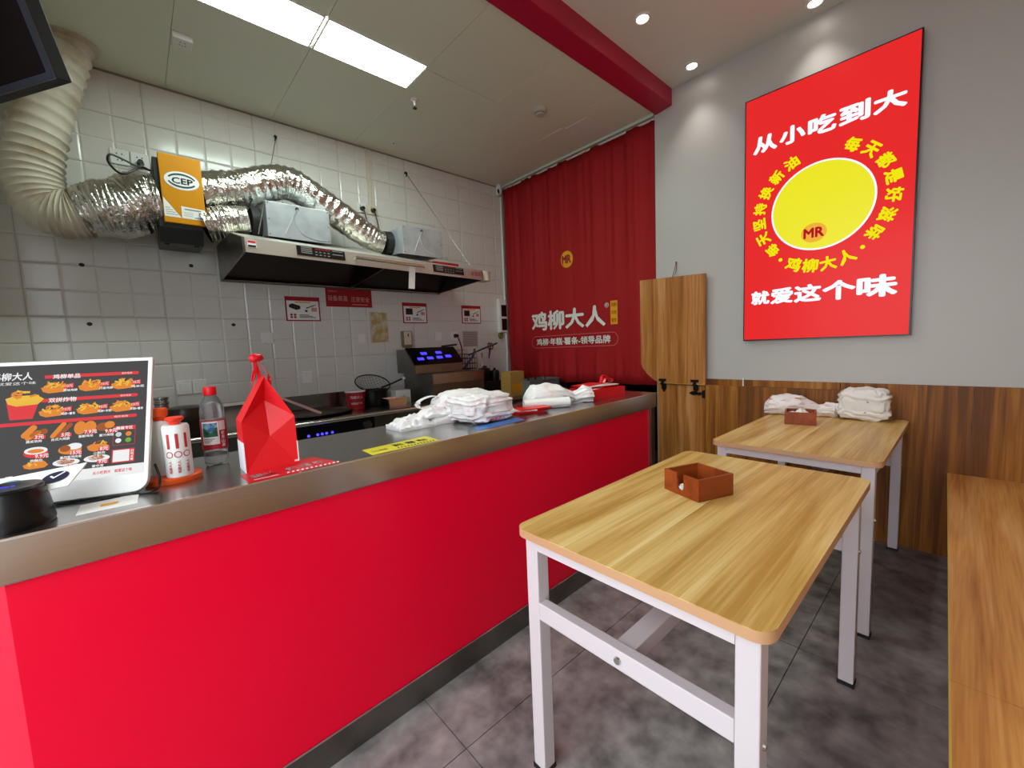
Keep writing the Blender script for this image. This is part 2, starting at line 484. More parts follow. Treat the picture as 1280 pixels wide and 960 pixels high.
# ================================================================== DINING TABLES
def rounded(x0, x1, y0, y1, r, n=5):
    pts = []
    for cx, cy_, a in ((x1 - r, y1 - r, 0), (x0 + r, y1 - r, 90), (x0 + r, y0 + r, 180), (x1 - r, y0 + r, 270)):
        for k in range(n + 1):
            t = radians(a + 90 * k / n)
            pts.append((cx + r * cos(t), cy_ + r * sin(t)))
    return pts
TX, TY = 1.085, 0.645
def make_table(label, loc):
    t = thing('dining_table', label, 'table', loc, 'dining tables')
    tp = MB().prism(rounded(-TX / 2, TX / 2, -TY / 2, TY / 2, 0.035), 'Z', 0.726, 0.748).build('table_edge', table_edge_m, t, local=True, smooth=30)
    tp.name = 'table_top'
    MB().prism(rounded(-TX / 2, TX / 2, -TY / 2, TY / 2, 0.035), 'Z', 0.748, 0.750).build('laminate', table_wood, tp, local=True)
    LW, LD, i = 0.044, 0.044, 0.022
    for sx in (-1, 1):
        for sy in (-1, 1):
            xa = sx * (TX / 2 - i); xb = xa - sx * LD
            ya = sy * (TY / 2 - i); yb = ya - sy * LW
            lg = MB().box(min(xa, xb), max(xa, xb), min(ya, yb), max(ya, yb), 0.012, 0.726).build('leg', white_frame_m, t, local=True, bevel=0.003)
            e = 0.002
            MB().box(min(xa, xb) - e, max(xa, xb) + e, min(ya, yb) - e, max(ya, yb) + e, 0, 0.014).build('foot_cap', black_matte_m, lg, local=True)
            MB().cyl((xa - sx * LD * .5, ya, 0.50), (xa - sx * LD * .5, ya + sy * 0.005, 0.50), 0.008, 0.006, 12).build('bolt', steel_bright_m, lg, local=True)
        xo = sx * (TX / 2 - i); xi = xo - sx * 0.03
        MB().box(min(xo, xi), max(xo, xi), -TY / 2 + i + LW, TY / 2 - i - LW, 0.69, 0.725).build('apron', white_frame_m, t, local=True)
        rl = MB().box(min(xo, xi), max(xo, xi), -TY / 2 + i + LW, TY / 2 - i - LW, 0.488, 0.538).build('end_rail', white_frame_m, t, local=True, bevel=0.002)
        MB().cyl((xo, 0, 0.511), (xo + sx * 0.005, 0, 0.511), 0.010, 0.008, 14).build('bolt', steel_bright_m, rl, local=True)
    for sy in (-1, 1):
        yo = sy * (TY / 2 - i); yi = yo - sy * 0.03
        MB().box(-TX / 2 + i + LD, TX / 2 - i - LD, min(yo, yi), max(yo, yi), 0.69, 0.725).build('apron', white_frame_m, t, local=True)
    MB().box(-TX / 2 + i + 0.03, TX / 2 - i - 0.03, -0.025, 0.025, 0.489, 0.532).build('stretcher', white_frame_m, t, local=True, bevel=0.002)
    return t
tab = make_table('pale oak dining table nearest the camera with white metal legs', (1.295, 0.527, 0))
tab2 = copy_tree(tab)
tab2.location = (2.636, 0.527, 0)
tab2['label'] = 'pale oak dining table against the far wall carrying two plastic bag bundles'

# bench along the side wall
bn = thing('bench', 'long brown wood bench seat beside the tables', 'bench', (1.9, -0.25, 0))
def by(x): return -0.036 + 0.0258 * x
for a, b in ((-0.55, 1.279), (1.281, XR - 0.016)):
    st = MB().prism([(a, YS + 0.01), (b, YS + 0.01), (b, by(b)), (a, by(a))], 'Z', 0.456, 0.476).build('seat_board', panel_wood_x, bn)
    MB().prism([(a, by(a) - 0.0005), (b, by(b) - 0.0005), (b, by(b) + 0.003), (a, by(a) + 0.003)], 'Z', 0.456, 0.4765).build('edge_band', wood_edge_m, st)
    MB().prism([(a, YS + 0.02), (b, YS + 0.02), (b, by(b) - 0.03), (a, by(a) - 0.03)], 'Z', 0.0, 0.455).build('front_board', panel_wood, bn)

# ================================================================== HALF DOOR AND RAISED FLAP BY THE CURTAIN
hd = thing('half_door', 'brown wood half door standing open against wall, black latch on it', 'door', (XR - 0.03, 1.2, 0))
MB().box(XR - 0.036, XR - 0.0168, 1.337, 1.722, 0.004, 0.896).build('door_leaf', flap_wood, hd, bevel=0.0015)
MB().box(XR - 0.036, XR - 0.0168, 0.515, 1.334, 0.004, 0.905).build('door_leaf', panel_wood, hd, bevel=0.0015)
xl = XR - 0.038
MB().cyl((xl - 0.012, 1.372, 0.836), (xl + 0.001, 1.372, 0.836), 0.012, n=14).build('latch', iron_m, hd)
lt = MB()
lt.prism([(1.385, 0.845), (1.425, 0.855), (1.455, 0.838), (1.425, 0.822), (1.385, 0.828)], 'X', xl - 0.010, xl + 0.001)
lt.box(xl - 0.014, xl + 0.001, 1.336, 1.352, 0.805, 0.862)
lt.box(xl - 0.010, xl - 0.002, 1.345, 1.40, 0.830, 0.843)
lt.build('latch_plate', iron_m, hd)
fl = thing('counter_flap', 'raised brown wood counter flap with one rounded corner tied to wall', 'flap', (XR - 0.05, 1.6, 0.91))
pts = [(1.324, 0.908), (1.70, 0.912), (1.745, 0.935), (1.80, 0.98), (1.842, 1.03), (1.858, 1.07), (1.858, 1.757), (1.324, 1.735)]
leaf = MB().prism(pts, 'X', XR - 0.062, XR - 0.040).build('flap_leaf', flap_wood, fl, bevel=0.001)
MB().prism([(1.324, 0.9055), (1.70, 0.9095), (1.70, 0.913), (1.324, 0.909)], 'X', XR - 0.063, XR - 0.040).build('edge_band', wood_edge_m, leaf)
for hy in (1.664, 1.402):
    h = MB()
    h.box(XR - 0.068, XR - 0.061, hy - 0.03, hy + 0.03, 0.925, 0.945)
    h.box(XR - 0.067, XR - 0.061, hy - 0.012, hy + 0.012, 0.905, 0.93)
    h.prism([(hy - 0.018, 0.9), (hy + 0.018, 0.9), (hy + 0.02, 0.868), (hy, 0.835), (hy - 0.02, 0.868)], 'X', XR - 0.046, XR - 0.0385)
    h.cyl((XR - 0.058, hy - 0.02, 0.902), (XR - 0.058, hy + 0.02, 0.902), 0.008, n=10)
    h.build('hinge', iron_m, fl)
cd = MB().tube([(XR - 0.055, 1.58, 1.745), (XR - 0.03, 1.576, 1.80), (XR - 0.004, 1.572, 1.862)], 0.0022, 6)
cd.tube([(XR - 0.055, 1.575, 1.745), (XR - 0.03, 1.560, 1.79), (XR - 0.004, 1.570, 1.855)], 0.0016, 6)
cd.cyl((XR - 0.012, 1.572, 1.862), (XR + 0.0, 1.572, 1.862), 0.005, n=8)
cd.build('tie_cord', mat('brown_cord', '#5a3020', 0.7), fl)

# ================================================================== RED CURTAIN WITH PRINT
XC = 3.262
def cx(y, z):
    fold = 0.006 * sin(y * 15.0 + 0.6) + 0.004 * sin(y * 33.0 + 1.7 + 0.3 * z)
    e = max(0, 2.12 - y) / 0.4 + max(0, y - 3.3) / 0.35
    hi = min(1.0, max(0.0, (z - 1.72) / 0.5)) if z > 1.5 else min(1.0, max(0.0, (1.18 - z) / 0.15))
    hi *= min(1.0, max(0.0, (math.hypot(y - 2.716, z - 2.095) - 0.10) / 0.12))
    fine = 0.004 * sin(y * 57.0 + 0.8 * z) + 0.0035 * sin(y * 83.0 + 2.0 - 0.5 * z)
    return XC + fold * (0.35 + 1.9 * max(min(e, 1.0), 0.75 * hi)) + fine * max(min(e, 1.0), hi) + 0.006 * (3.05 - z) / 2 * sin(y * 6)
cur = thing('door_curtain', 'red cloth curtain printed with white lettering hanging over kitchen doorway', 'curtain', (XC, 2.68, 0.86))
for y0, y1, dx_ in ((1.75, 2.655, 0.0), (2.625, 3.612, 0.006)):
    mb = MB(); ny, nz_ = 150, 22
    for j in range(nz_ + 1):
        for i in range(ny + 1):
            y = y0 + (y1 - y0) * i / ny
            zb = 0.878 - 0.02 * (y - 1.75) / 1.86
            z = zb + (3.03 - zb) * j / nz_
            mb.v.append((cx(y, z) + dx_ * max(0.0, 1 - (y - y0) / 0.12), y, z))
    for j in range(nz_):
        for i in range(ny):
            a = j * (ny + 1) + i
            mb.f.append([a, a + 1, a + ny + 2, a + ny + 1]); mb.m.append(0)
    pn = mb.build('curtain_panel', curtain_m, cur, smooth=60)
    sd = pn.modifiers.new('cloth', 'SOLIDIFY'); sd.thickness = 0.002
MB().cyl((XC, 1.747, 3.032), (XC, 3.63, 3.032), 0.009, n=10).build('curtain_rod', white_m, cur)
def on_curtain(mb): return mb.map(lambda p: (cx(p.y, p.z) - 0.005 - (XC - p.x), p.y, p.z))
LU = Vector((0, -1, 0))                              # reading direction on the right wall
pr = MB()
for ch, yy in zip('鸡柳大人', (3.125, 2.885, 2.64, 2.395)):
    put_text(pr, ch, (XC, yy, 1.512), LU, UZ, 0.218, 0.188, 0.042)
put_text(pr, '®', (XC, 2.262, 1.60), LU, UZ, 0.046, 0.046, 0.0)
on_curtain(pr).build('curtain_title', curtain_white_m, cur)
pr = MB()
put_text(pr, '鸡柳·年糕·薯条-领导品牌', (XC, 2.70, 1.289), LU, UZ, 0.94, 0.072, 0.035)
on_curtain(pr).build('curtain_slogan', curtain_white_m, cur)
pr = MB()
def ring(pts, w):
    cyc = len(pts); c = sum((Vector(p) for p in pts), Vector()) / cyc
    inn = []
    for i in range(cyc):
        a, b, d = Vector(pts[i - 1]), Vector(pts[i]), Vector(pts[(i + 1) % cyc])
        t = (d - a).normalized(); nrm = Vector((0, -t.z, t.y))
        if nrm.dot(c - b) < 0: nrm = -nrm
        inn.append(b + nrm * w)
    return [Vector(p) for p in pts], inn
pl = []
for k in range(13): t = radians(90 + 15 * k); pl.append((XC, 3.185 - 0.064 * cos(t), 1.289 + 0.064 * sin(t)))
pl = [(XC, 3.185 + 0.064 * sin(radians(180 * k / 12)), 1.289 + 0.064 * cos(radians(180 * k / 12))) for k in range(13)]
top_n = 14
pl += [(XC, 3.185 - (3.185 - 2.207) * k / top_n, 1.225) for k in range(1, top_n)]
pl += [(XC, 2.207 - 0.064 * sin(radians(180 * k / 12)), 1.289 - 0.064 * cos(radians(180 * k / 12))) for k in range(13)]
pl += [(XC, 2.207 + (3.185 - 2.207) * k / top_n, 1.353) for k in range(1, top_n)]
o_, i_ = ring(pl, 0.0055)
n = len(o_)
pr.add(o_ + i_, [(k, (k + 1) % n, n + (k + 1) % n, n + k) for k in range(n)])
on_curtain(pr).build('slogan_outline', curtain_pink_m, cur)
pr = MB()
pr.quad((XC, 2.222, 1.42), (XC, 2.145, 1.42), (XC, 2.145, 1.634), (XC, 2.222, 1.634))
tg = on_curtain(pr).build('yellow_tag', curtain_yellow_m, cur)
pr = MB()
for z, s in ((1.597, '鸡柳'), (1.528, '年糕'), (1.458, '薯条')):
    put_text(pr, s, (XC - 0.0025, 2.1835, z), LU, UZ, 0.055, 0.038, 0.01)
on_curtain(pr).build('tag_lettering', dark_red_m, tg)
pr = MB(); pr.disc((XC, 2.716, 2.095), LU, UZ, 0.075, 0.082)
bd = on_curtain(pr).build('round_badge', curtain_yellow_m, cur)
pr = MB(); put_text(pr, 'MR', (XC - 0.004, 2.716, 2.095), LU, UZ, 0.105, 0.075, 0.05)
on_curtain(pr).build('badge_lettering', dark_red_m, bd)

# ================================================================== LIGHT BOX SIGN
sg = thing('light_box_sign', 'tall red backlit advertising light box with white and yellow lettering', 'sign', (XR - 0.03, 0.643, 1.228))
SX = 3.17
YL, YRt, Z0, Z1 = 1.067, 0.218, 1.228, 2.815
MB().box(SX + 0.0015, XR - 0.001, YRt, YL, Z0, Z1).build('sign_frame', black_m, sg)
MB().box(SX, SX + 0.003, YRt + 0.007, YL - 0.007, Z0 + 0.007, Z1 - 0.007).build('sign_face', sign_red_m, sg)
fx = SX - 0.001
CYc, CZc = 0.640, 2.035
def SP(u, v, d=0.0): return Vector((fx - d, CYc - u, CZc + v))
pr = MB()
for i, ch in enumerate('从小吃到大'):
    put_text(pr, ch, (fx, 0.945 - 0.1515 * i, 2.507), LU, UZ, 0.128, 0.098, 0.055)
pr.build('sign_title', sign_white_m, sg)
pr = MB()
xs = 1.016
for i, ch in enumerate('就爱这个味'):
    wdt = 0.108 + 0.016 * i
    put_text(pr, ch, (fx, xs - wdt / 2, 1.515), LU, UZ, wdt * 0.95, 0.084 + 0.008 * i, 0.052)
    xs -= wdt + 0.009
pr.build('sign_tagline', sign_white_m, sg)
MB().disc(SP(0, 0), LU, UZ, 0.262, n=56).build('white_ring', sign_white_m, sg)
MB().disc(SP(0, 0, 0.0008), LU, UZ, 0.252, n=56).build('yellow_disc', sign_yellow_m, sg)
pr = MB()
for txt, a0, st in (('每天坚持换新油', 221, -17.25), ('每天都是好滋味', 64, -17.4)):
    for i, ch in enumerate(txt):
        a = radians(a0 + st * i)
        put_text(pr, ch, SP(0.335 * cos(a), 0.335 * sin(a)), LU, UZ, 0.070, 0.070, 0.05, rot=a - pi / 2)
for i, ch in enumerate('·鸡柳大人·'):
    a = radians([234.5, 248, 262.7, 277.3, 292, 305.5][i])
    s_ = 0.014 if ch == '·' else 0.078
    put_text(pr, ch, SP(0.355 * cos(a), 0.355 * sin(a)), LU, UZ, s_, s_, 0.05, rot=a + pi / 2)
pr.build('circular_lettering', sign_yellow_m, sg)
bd = MB().disc(SP(-0.03, -0.155, 0.0016), LU, UZ, 0.066, 0.058).build('round_badge', sign_gold_m, sg)
pr = MB(); put_text(pr, 'MR', SP(-0.03, -0.155, 0.0024), LU, UZ, 0.10, 0.055, 0.05)
pr.build('badge_lettering', sign_crimson_m, bd)

# ================================================================== CEILING FIXTURES
for nm, a, b in (('left', 0.312, 0.915), ('right', 0.932, 1.541)):
    t = thing('led_panel', 'bright rectangular LED ceiling panel, the %s' % ('one cut by the top edge of the photo' if nm == 'left' else 'fully visible one beside the access hatch'), 'ceiling light', ((a + b) / 2, 2.516, ZK - 0.01), 'kitchen LED panels')
    fr = MB()
    fr.box(a, b, 2.372, 2.38, ZK - 0.006, ZK + 0.01); fr.box(a, b, 2.652, 2.66, ZK - 0.006, ZK + 0.01)
    fr.box(a, a + 0.008, 2.38, 2.652, ZK - 0.006, ZK + 0.01); fr.box(b - 0.008, b, 2.38, 2.652, ZK - 0.006, ZK + 0.01)
    fr.build('panel_frame', white_m, t)
    MB().box(a + 0.008, b - 0.008, 2.38, 2.652, ZK - 0.003, ZK + 0.004).build('diffuser', led_panel_m, t)

def downlight(x, y, label):
    t = thing('downlight', label, 'downlight', (x, y, ZD - 0.006), 'dining downlights')
    MB().lathe([(0.033, 0.004), (0.035, -0.003), (0.045, -0.005), (0.048, 0.0), (0.048, 0.006)], (0, 0, 0), 32).build('trim_ring', white_m, t, local=True, smooth=40)
    MB().lathe([(0.0001, 0.002), (0.0335, 0.002), (0.0335, 0.005)], (0, 0, 0), 28).build('lamp_face', lamp_glow_m, t, local=True)
    ld = bpy.data.lights.new('downlight_lamp', 'SPOT')
    ld.energy = SPOT_W; ld.spot_size = radians(84); ld.spot_blend = 1.0; ld.shadow_soft_size = 0.035
    ld.color = (1.0, 0.97, 0.92)
    lo = bpy.data.objects.new('downlight_lamp', ld); COL.objects.link(lo)
    lo.parent = t; lo.location = (0, 0, -0.012)
for x, y, l in ((2.408, 1.376, 'round recessed downlight nearest the red beam, second from the wall'),
                (3.069, 1.380, 'round recessed downlight in the corner of wall and red beam'),
                (3.088, 0.673, 'round recessed downlight above the light box, at the top edge'),
                (2.40, 0.665, 'recessed downlight above the far dining table, out of frame'),
                (1.72, 1.376, 'recessed downlight beside the red beam, above the counter front'),
                (1.72, 0.665, 'recessed downlight above the near dining table, out of frame'),
                (1.03, 0.665, 'recessed downlight close to the camera, out of frame')):
    downlight(x, y, l)

sd = thing('smoke_detector', 'round white smoke detector on the kitchen ceiling', 'detector', (2.46, 2.273, ZK - 0.045))
MB().lathe([(0.001, 0.0), (0.028, 0.002), (0.034, 0.012), (0.030, 0.016), (0.048, 0.022), (0.052, 0.045)], (0, 0, 0), 28).build('detector_cap', mat('aged_white', '#bdb4a6', 0.5), sd, local=True, smooth=40)
MB().lathe([(0.0302, 0.013), (0.0345, 0.0165), (0.030, 0.0165)], (0, 0, 0.0005), 28).build('sensor_slot', charcoal_m, sd, local=True)
sp = thing('sprinkler_head', 'small metal sprinkler head on ceiling beside the LED panel', 'sprinkler', (1.653, 2.748, ZK - 0.06))
MB().lathe([(0.03, 0.06), (0.026, 0.053), (0.012, 0.05), (0.008, 0.045), (0.007, 0.02)], (0, 0, 0), 18).build('escutcheon', white_m, sp, local=True, smooth=40)
q = MB().lathe([(0.001, 0.0), (0.015, 0.001), (0.015, 0.003), (0.004, 0.005), (0.004, 0.02)], (0, 0, 0), 16)
q.tube([(0.007, 0, 0.022), (0.012, 0, 0.013), (0.004, 0, 0.004)], 0.0017, 6); q.tube([(-0.007, 0, 0.022), (-0.012, 0, 0.013), (-0.004, 0, 0.004)], 0.0017, 6)
q.build('deflector', iron_m, sp, local=True)
em = thing('ceiling_socket', 'white power socket box fixed to the kitchen ceiling', 'socket', (0.355, 3.021, ZK - 0.035))
MB().box(-0.045, 0.045, -0.045, 0.045, 0.0, 0.0345).build('socket_box', white_m, em, local=True, bevel=0.004)
q = MB()
for a, b in ((-0.012, 0.012), (0.0, 0.016), (0.014, 0.010), (-0.01, -0.014), (0.01, -0.014)):
    q.box(a - 0.002, a + 0.002, b - 0.004, b + 0.004, -0.0006, 0.002)
q.build('socket_slots', black_matte_m, em, local=True)
cm = thing('ceiling_sensor', 'small white round ceiling sensor with a black dot', 'sensor', (1.816, 3.401, ZK - 0.008))
MB().lathe([(0.001, 0.0), (0.024, 0.001), (0.032, 0.0078)], (0, 0, 0), 24).build('sensor_disc', white_m, cm, local=True, smooth=40)
MB().lathe([(0.001, -0.001), (0.008, -0.0005), (0.009, 0.002)], (0, 0, 0), 14).build('sensor_eye', black_m, cm, local=True)
for (xa, xb, ya, yb, lab) in ((2.83, 3.205, 2.115, 2.33, 'pale square ceiling patch plate closer to the beam, above the curtain'), (2.80, 3.19, 2.345, 2.62, 'beige square ceiling patch plate farther from the beam, above the curtain')):
    o = MB().box(xa, xb, ya, yb, ZK - 0.004, ZK - 0.0002).build('ceiling_patch_plate', kitchen_board_m if 'beige' in lab else dining_ceiling_m, bevel=0.001)
    tag(o, lab, 'ceiling plate', 'ceiling patch plates')
cc = thing('security_camera', 'white security camera with black lens in the ceiling corner', 'camera', (3.165, 3.59, 2.94))
MB().lathe([(0.001, 0.0), (0.022, 0.003), (0.034, 0.02), (0.036, 0.05), (0.034, 0.085), (0.024, 0.10), (0.02, 0.11)], (0, 0, 0), 24).build('camera_body', white_m, cc, local=True, smooth=50)
MB().lathe([(0.001, -0.014), (0.012, -0.012), (0.021, -0.004), (0.023, 0.004)], (0, 0, 0), 20).map(lambda p: (p.x * 0.75 - 0.012 + p.z * 0.62 - 0.01, p.y * 0.3 + p.z * 0.9 - 0.022, 0.036 + p.x * 0.2 + p.y * 1.25)).build('lens', black_m, cc, local=True, smooth=50)
# hanging monitor, top left
A = Vector((-0.11, 1.996, 2.172)); W_ = Vector((-0.543, 0.840, 0)); Nn = Vector((-0.84, -0.543, 0)); H_ = (UZ + 0.27 * Nn).normalized(); FN = W_.cross(H_)
if FN.dot(Nn) < 0: FN = -FN
mo = thing('hanging_monitor', 'black screen hanging at the upper left corner of the photo', 'monitor', tuple(A + W_ * 0.45 - UZ * 0.02))
def slab(mb, a, b, c, d, f0, f1, m=0):
    v = [A + W_ * w + H_ * h + FN * f for f in (f0, f1) for h in (c, d) for w in (a, b)]
    return mb.add(v, [(0, 2, 3, 1), (4, 5, 7, 6), (0, 1, 5, 4), (2, 6, 7, 3), (0, 4, 6, 2), (1, 3, 7, 5)], m)
slab(MB(), 0.0, 0.9, 0.0, 0.52, -0.05, -0.008).build('monitor_back', black_matte_m, mo, bevel=0.003)
q = MB(); slab(q, 0, 0.022, 0, 0.52, -0.008, 0.0); slab(q, 0.878, 0.9, 0, 0.52, -0.008, 0); slab(q, 0.022, 0.878, 0, 0.02, -0.008, 0); slab(q, 0.022, 0.878, 0.5, 0.52, -0.008, 0)
q.build('monitor_bezel', mat('slate_bezel', '#3a3d48', 0.35), mo)
slab(MB(), 0.022, 0.878, 0.02, 0.5, -0.008, -0.003).build('screen', mat('dark_screen', '#1c1518', 0.15), mo)
q = MB(); c0 = A + W_ * 0.45 + H_ * 0.4 - FN * 0.05
q.cyl(c0, (c0.x + 0.1, c0.y + 0.06, c0.z + 0.05), 0.015, n=10); q.cyl((c0.x + 0.1, c0.y + 0.06, c0.z + 0.04), (c0.x + 0.1, c0.y + 0.06, ZK), 0.018, n=12)
q.build('ceiling_mount', black_matte_m, mo)

# ================================================================== EXTRACTOR: DUCTS, PURIFIER, HOOD
def smooth_path(pts, n=8):
    P = [Vector(p) for p in pts]; out = []
    Q = [2 * P[0] - P[1]] + P + [2 * P[-1] - P[-2]]
    for i in range(1, len(Q) - 2):
        for k in range(n):
            t = k / n; a, b, c, d = Q[i - 1], Q[i], Q[i + 1], Q[i + 2]
            out.append(0.5 * ((2 * b) + (c - a) * t + (2 * a - 5 * b + 4 * c - d) * t * t + (3 * b - a - 3 * c + d) * t ** 3))
    out.append(P[-1])
    return out
def lerp_list(vals, n):
    out = []
    for k in range(n):
        t = k / (n - 1) * (len(vals) - 1); i = min(int(t), len(vals) - 2)
        out.append(vals[i] + (vals[i + 1] - vals[i]) * (t - i))
    return out
path = smooth_path([(-0.125, 3.45, 3.05), (-0.20, 3.44, 2.78), (-0.285, 3.42, 2.48), (-0.318, 3.41, 2.27), (-0.285, 3.39, 2.12), (-0.20, 3.37, 2.085), (-0.13, 3.36, 2.10)], 32)
nP = len(path)
rad = lerp_list([0.112, 0.114, 0.118, 0.120, 0.122, 0.125, 0.122], nP)
rad = [r * (1 + 0.055 * (1 - 2 * abs(sin(pi * i / 7)) ** 0.8)) for i, r in enumerate(rad)]
wd = thing('white_duct', 'greasy white ribbed flexible duct dropping from the ceiling', 'duct', (-0.125, 3.45, 2.0))
MB().tube(path, rad, 32, caps=False).build('duct_hose', duct_m, wd, smooth=70)
MB().lathe([(0.112, 0.0), (0.135, 0.004), (0.138, 0.016), (0.115, 0.02)], (-0.125, 3.45, ZK - 0.018), 26).map(lambda p: (p.x + 0.006 * noise.noise(p * 30), p.y + 0.006 * noise.noise(p * 31 + UX), p.z)).build('ceiling_collar', duct_m, wd, smooth=50)

def foil(name, pts, radii, seed, amp, label, group='foil ducts'):
    pa = smooth_path(pts, 22); n_ = len(pa); ra = lerp_list(radii, n_)
    mb = MB().tube(pa, ra, 40, caps=False)
    idx = 0; out = []
    for i in range(n_):
        c = pa[i]
        for k in range(40):
            p = Vector(mb.v[idx]); d = (p - c); idx += 1
            w = noise.noise(p * 13 + Vector((seed, 0, 0))) * 0.9 + noise.noise(p * 30 + Vector((0, seed, 0))) * 0.7 + noise.noise(p * 70) * 0.3
            w += (0.25 if seed < 2 else 0.5) * (1 if (i % 5) < 2 else -0.4)
            out.append(tuple(c + d * (1 + amp * w)))
    mb.v = out
    o = mb.build(name, foil_m, smooth=35)
    return tag(o, label, 'duct', group)
foil('foil_duct', [(-0.15, 3.36, 2.10), (-0.06, 3.35, 2.13), (0.03, 3.34, 2.15), (0.11, 3.34, 2.195), (0.19, 3.34, 2.21)], [0.125, 0.155, 0.16, 0.165, 0.165], 1.0, 0.06, 'wide crinkled foil duct between the white duct and the orange box')
foil('foil_duct', [(0.395, 3.34, 2.325), (0.62, 3.34, 2.385), (0.83, 3.335, 2.475), (0.98, 3.33, 2.475), (1.20, 3.32, 2.36), (1.42, 3.30, 2.225), (1.545, 3.29, 2.165), (1.60, 3.28, 2.15)], [0.118, 0.115, 0.112, 0.11, 0.105, 0.10, 0.09, 0.085], 5.0, 0.06, 'long crinkled foil duct arching over the left motor box')
foil('foil_duct', [(0.395, 3.28, 2.10), (0.50, 3.27, 2.14), (0.60, 3.26, 2.16), (0.645, 3.25, 2.165)], [0.10, 0.095, 0.09, 0.088], 9.0, 0.06, 'short crinkled foil duct from orange box into the left motor box')

pu = thing('air_purifier', 'orange and black fume purifier box between the foil ducts', 'purifier', (0.29, 3.35, 1.968))
MB().prism([(3.215, 2.44), (3.215, 2.05), (3.27, 1.968), (3.50, 1.968), (3.50, 2.44)], 'X', 0.175, 0.385).build('purifier_body', charcoal_m, pu, bevel=0.004)
fc = MB().box(0.200, 0.402, 3.196, 3.214, 2.072, 2.466).build('front_cover', orange_m, pu, bevel=0.004)
fy = 3.1945
MB().disc((0.302, fy, 2.322), UX, UZ, 0.083, 0.052, 40).build('logo_oval', print_white_m, fc)
q = MB()
for a0, a1 in ((20, 160), (195, 335)):
    n_ = 18; r0, r1 = 0.84, 0.74
    pa = [radians(a0 + (a1 - a0) * k / n_) for k in range(n_ + 1)]
    v = [(0.302 + 0.083 * r0 * cos(a), fy - 0.001, 2.322 + 0.052 * r0 * sin(a) * 0.95) for a in pa] + [(0.302 + 0.083 * r1 * cos(a), fy - 0.001, 2.322 + 0.052 * r1 * sin(a) * 0.8) for a in pa]
    q.add(v, [(k, k + 1, n_ + 2 + k, n_ + 1 + k) for k in range(n_)])
put_text(q, 'CEP', (0.304, fy - 0.001, 2.320), UX, UZ, 0.098, 0.034, 0.03)
q.build('logo_lettering', green_dark_m, fc)
q = MB(); q.poly([(0.2045, fy, 2.215), (0.2045, fy, 2.105), (0.282, fy, 2.105)]); q.quad((0.285, fy, 2.105), (0.398, fy, 2.105), (0.398, fy, 2.168), (0.285, fy, 2.175))
lb = q.build('spec_label', paper_m, fc)
q = MB()
for i in range(4): q.box(0.21, 0.232 + 0.012 * i, fy - 0.001, fy - 0.0004, 2.155 - 0.012 * i, 2.158 - 0.012 * i)
q.box(0.30, 0.38, fy - 0.001, fy - 0.0004, 2.155, 2.163); q.box(0.345, 0.392, fy - 0.001, fy - 0.0004, 2.112, 2.118)
for i in range(3): q.box(0.295, 0.34, fy - 0.001, fy - 0.0004, 2.120 + 0.01 * i, 2.122 + 0.01 * i)
q.build('label_print', print_grey_m, lb)
q = MB()
for x in (0.205, 0.35): q.cyl((x, 3.30, 1.958), (x, 3.30, 1.969), 0.012, n=12)
q.build('bottom_screws', black_m, pu)
MB().tube(smooth_path([(0.165, 3.30, 2.385), (0.12, 3.18, 2.35), (0.04, 3.13, 2.28), (-0.01, 3.17, 2.34), (0.0, 3.24, 2.41), (0.06, 3.40, 2.45), (0.12, 3.55, 2.48), (0.139, 3.605, 2.525)], 8), 0.006, 8).build('power_cord', black_m, pu, smooth=60)
q = MB().cyl((0.139, 3.628, 2.527), (0.139, 3.585, 2.527), 0.020, 0.014, 16); q.cyl((0.139, 3.60, 2.515), (0.139, 3.60, 2.485), 0.008, n=8)
q.build('plug', black_m, pu, smooth=40)

# range hood
hd_ = thing('range_hood', 'long stainless steel range hood fixed on the tiled wall', 'range hood', (1.42, 3.3, 1.815))
def hy(x): return 2.74 + 0.083 * (x - 0.5)
HX0, HX1 = 0.50, 2.325
def prof(x):
    f = hy(x)
    return [(x, 3.632, 1.815), (x, f, 1.848), (x, f + 0.012, 1.932), (x, f + 0.36, 2.035), (x, 3.632, 2.06)]
for x, s in ((HX0, 1), (HX1, -1), (1.42, 1)):
    pa = prof(x); pb = prof(x + 0.012 * s)
    if abs(x - 1.42) < 0.01:
        pa = [Vector(p) + Vector((0, 0, d)) for p, d in zip(pa, (0.0, 0.03, -0.03, -0.03, -0.03))]; pb = [Vector(p) + Vector((0, 0, d)) for p, d in zip(pb, (0.0, 0.03, -0.03, -0.03, -0.03))]
        pa[1].y += 0.03; pa[2].y += 0.03; pb[1].y += 0.03; pb[2].y += 0.03
    q = MB(); n = 5
    q.add(list(pa) + list(pb), [[4, 3, 2, 1, 0], [5, 6, 7, 8, 9]] + [(i, (i + 1) % n, n + (i + 1) % n, n + i) for i in range(n)])
    q.build('divider' if abs(x - 1.42) < 0.01 else 'side_panel', hood_in_m if abs(x - 1.42) < 0.01 else steel_dark_m, hd_)
def sheet(i, j, th, mname, nm, x0=HX0, x1=HX1, dz=0.0, inset=0.0):
    a, b = Vector(prof(x0)[i]), Vector(prof(x0)[j]); c, d = Vector(prof(x1)[j]), Vector(prof(x1)[i])
    nrm = (b - a).cross(d - a).normalized()
    if nrm.z < -0.05 or (abs(nrm.z) <= 0.2 and nrm.y > 0): nrm = -nrm
    off = Vector((0, 0, dz))
    v = [p + off for p in (a, b, c, d)] + [p + off - nrm * th for p in (a, b, c, d)]
    return MB().add(v, [(0, 1, 2, 3), (7, 6, 5, 4), (0, 4, 5, 1), (1, 5, 6, 2), (2, 6, 7, 3), (3, 7, 4, 0)]).build(nm, mname, hd_)
sheet(1, 2, 0.006, hood_steel_m, 'front_panel')
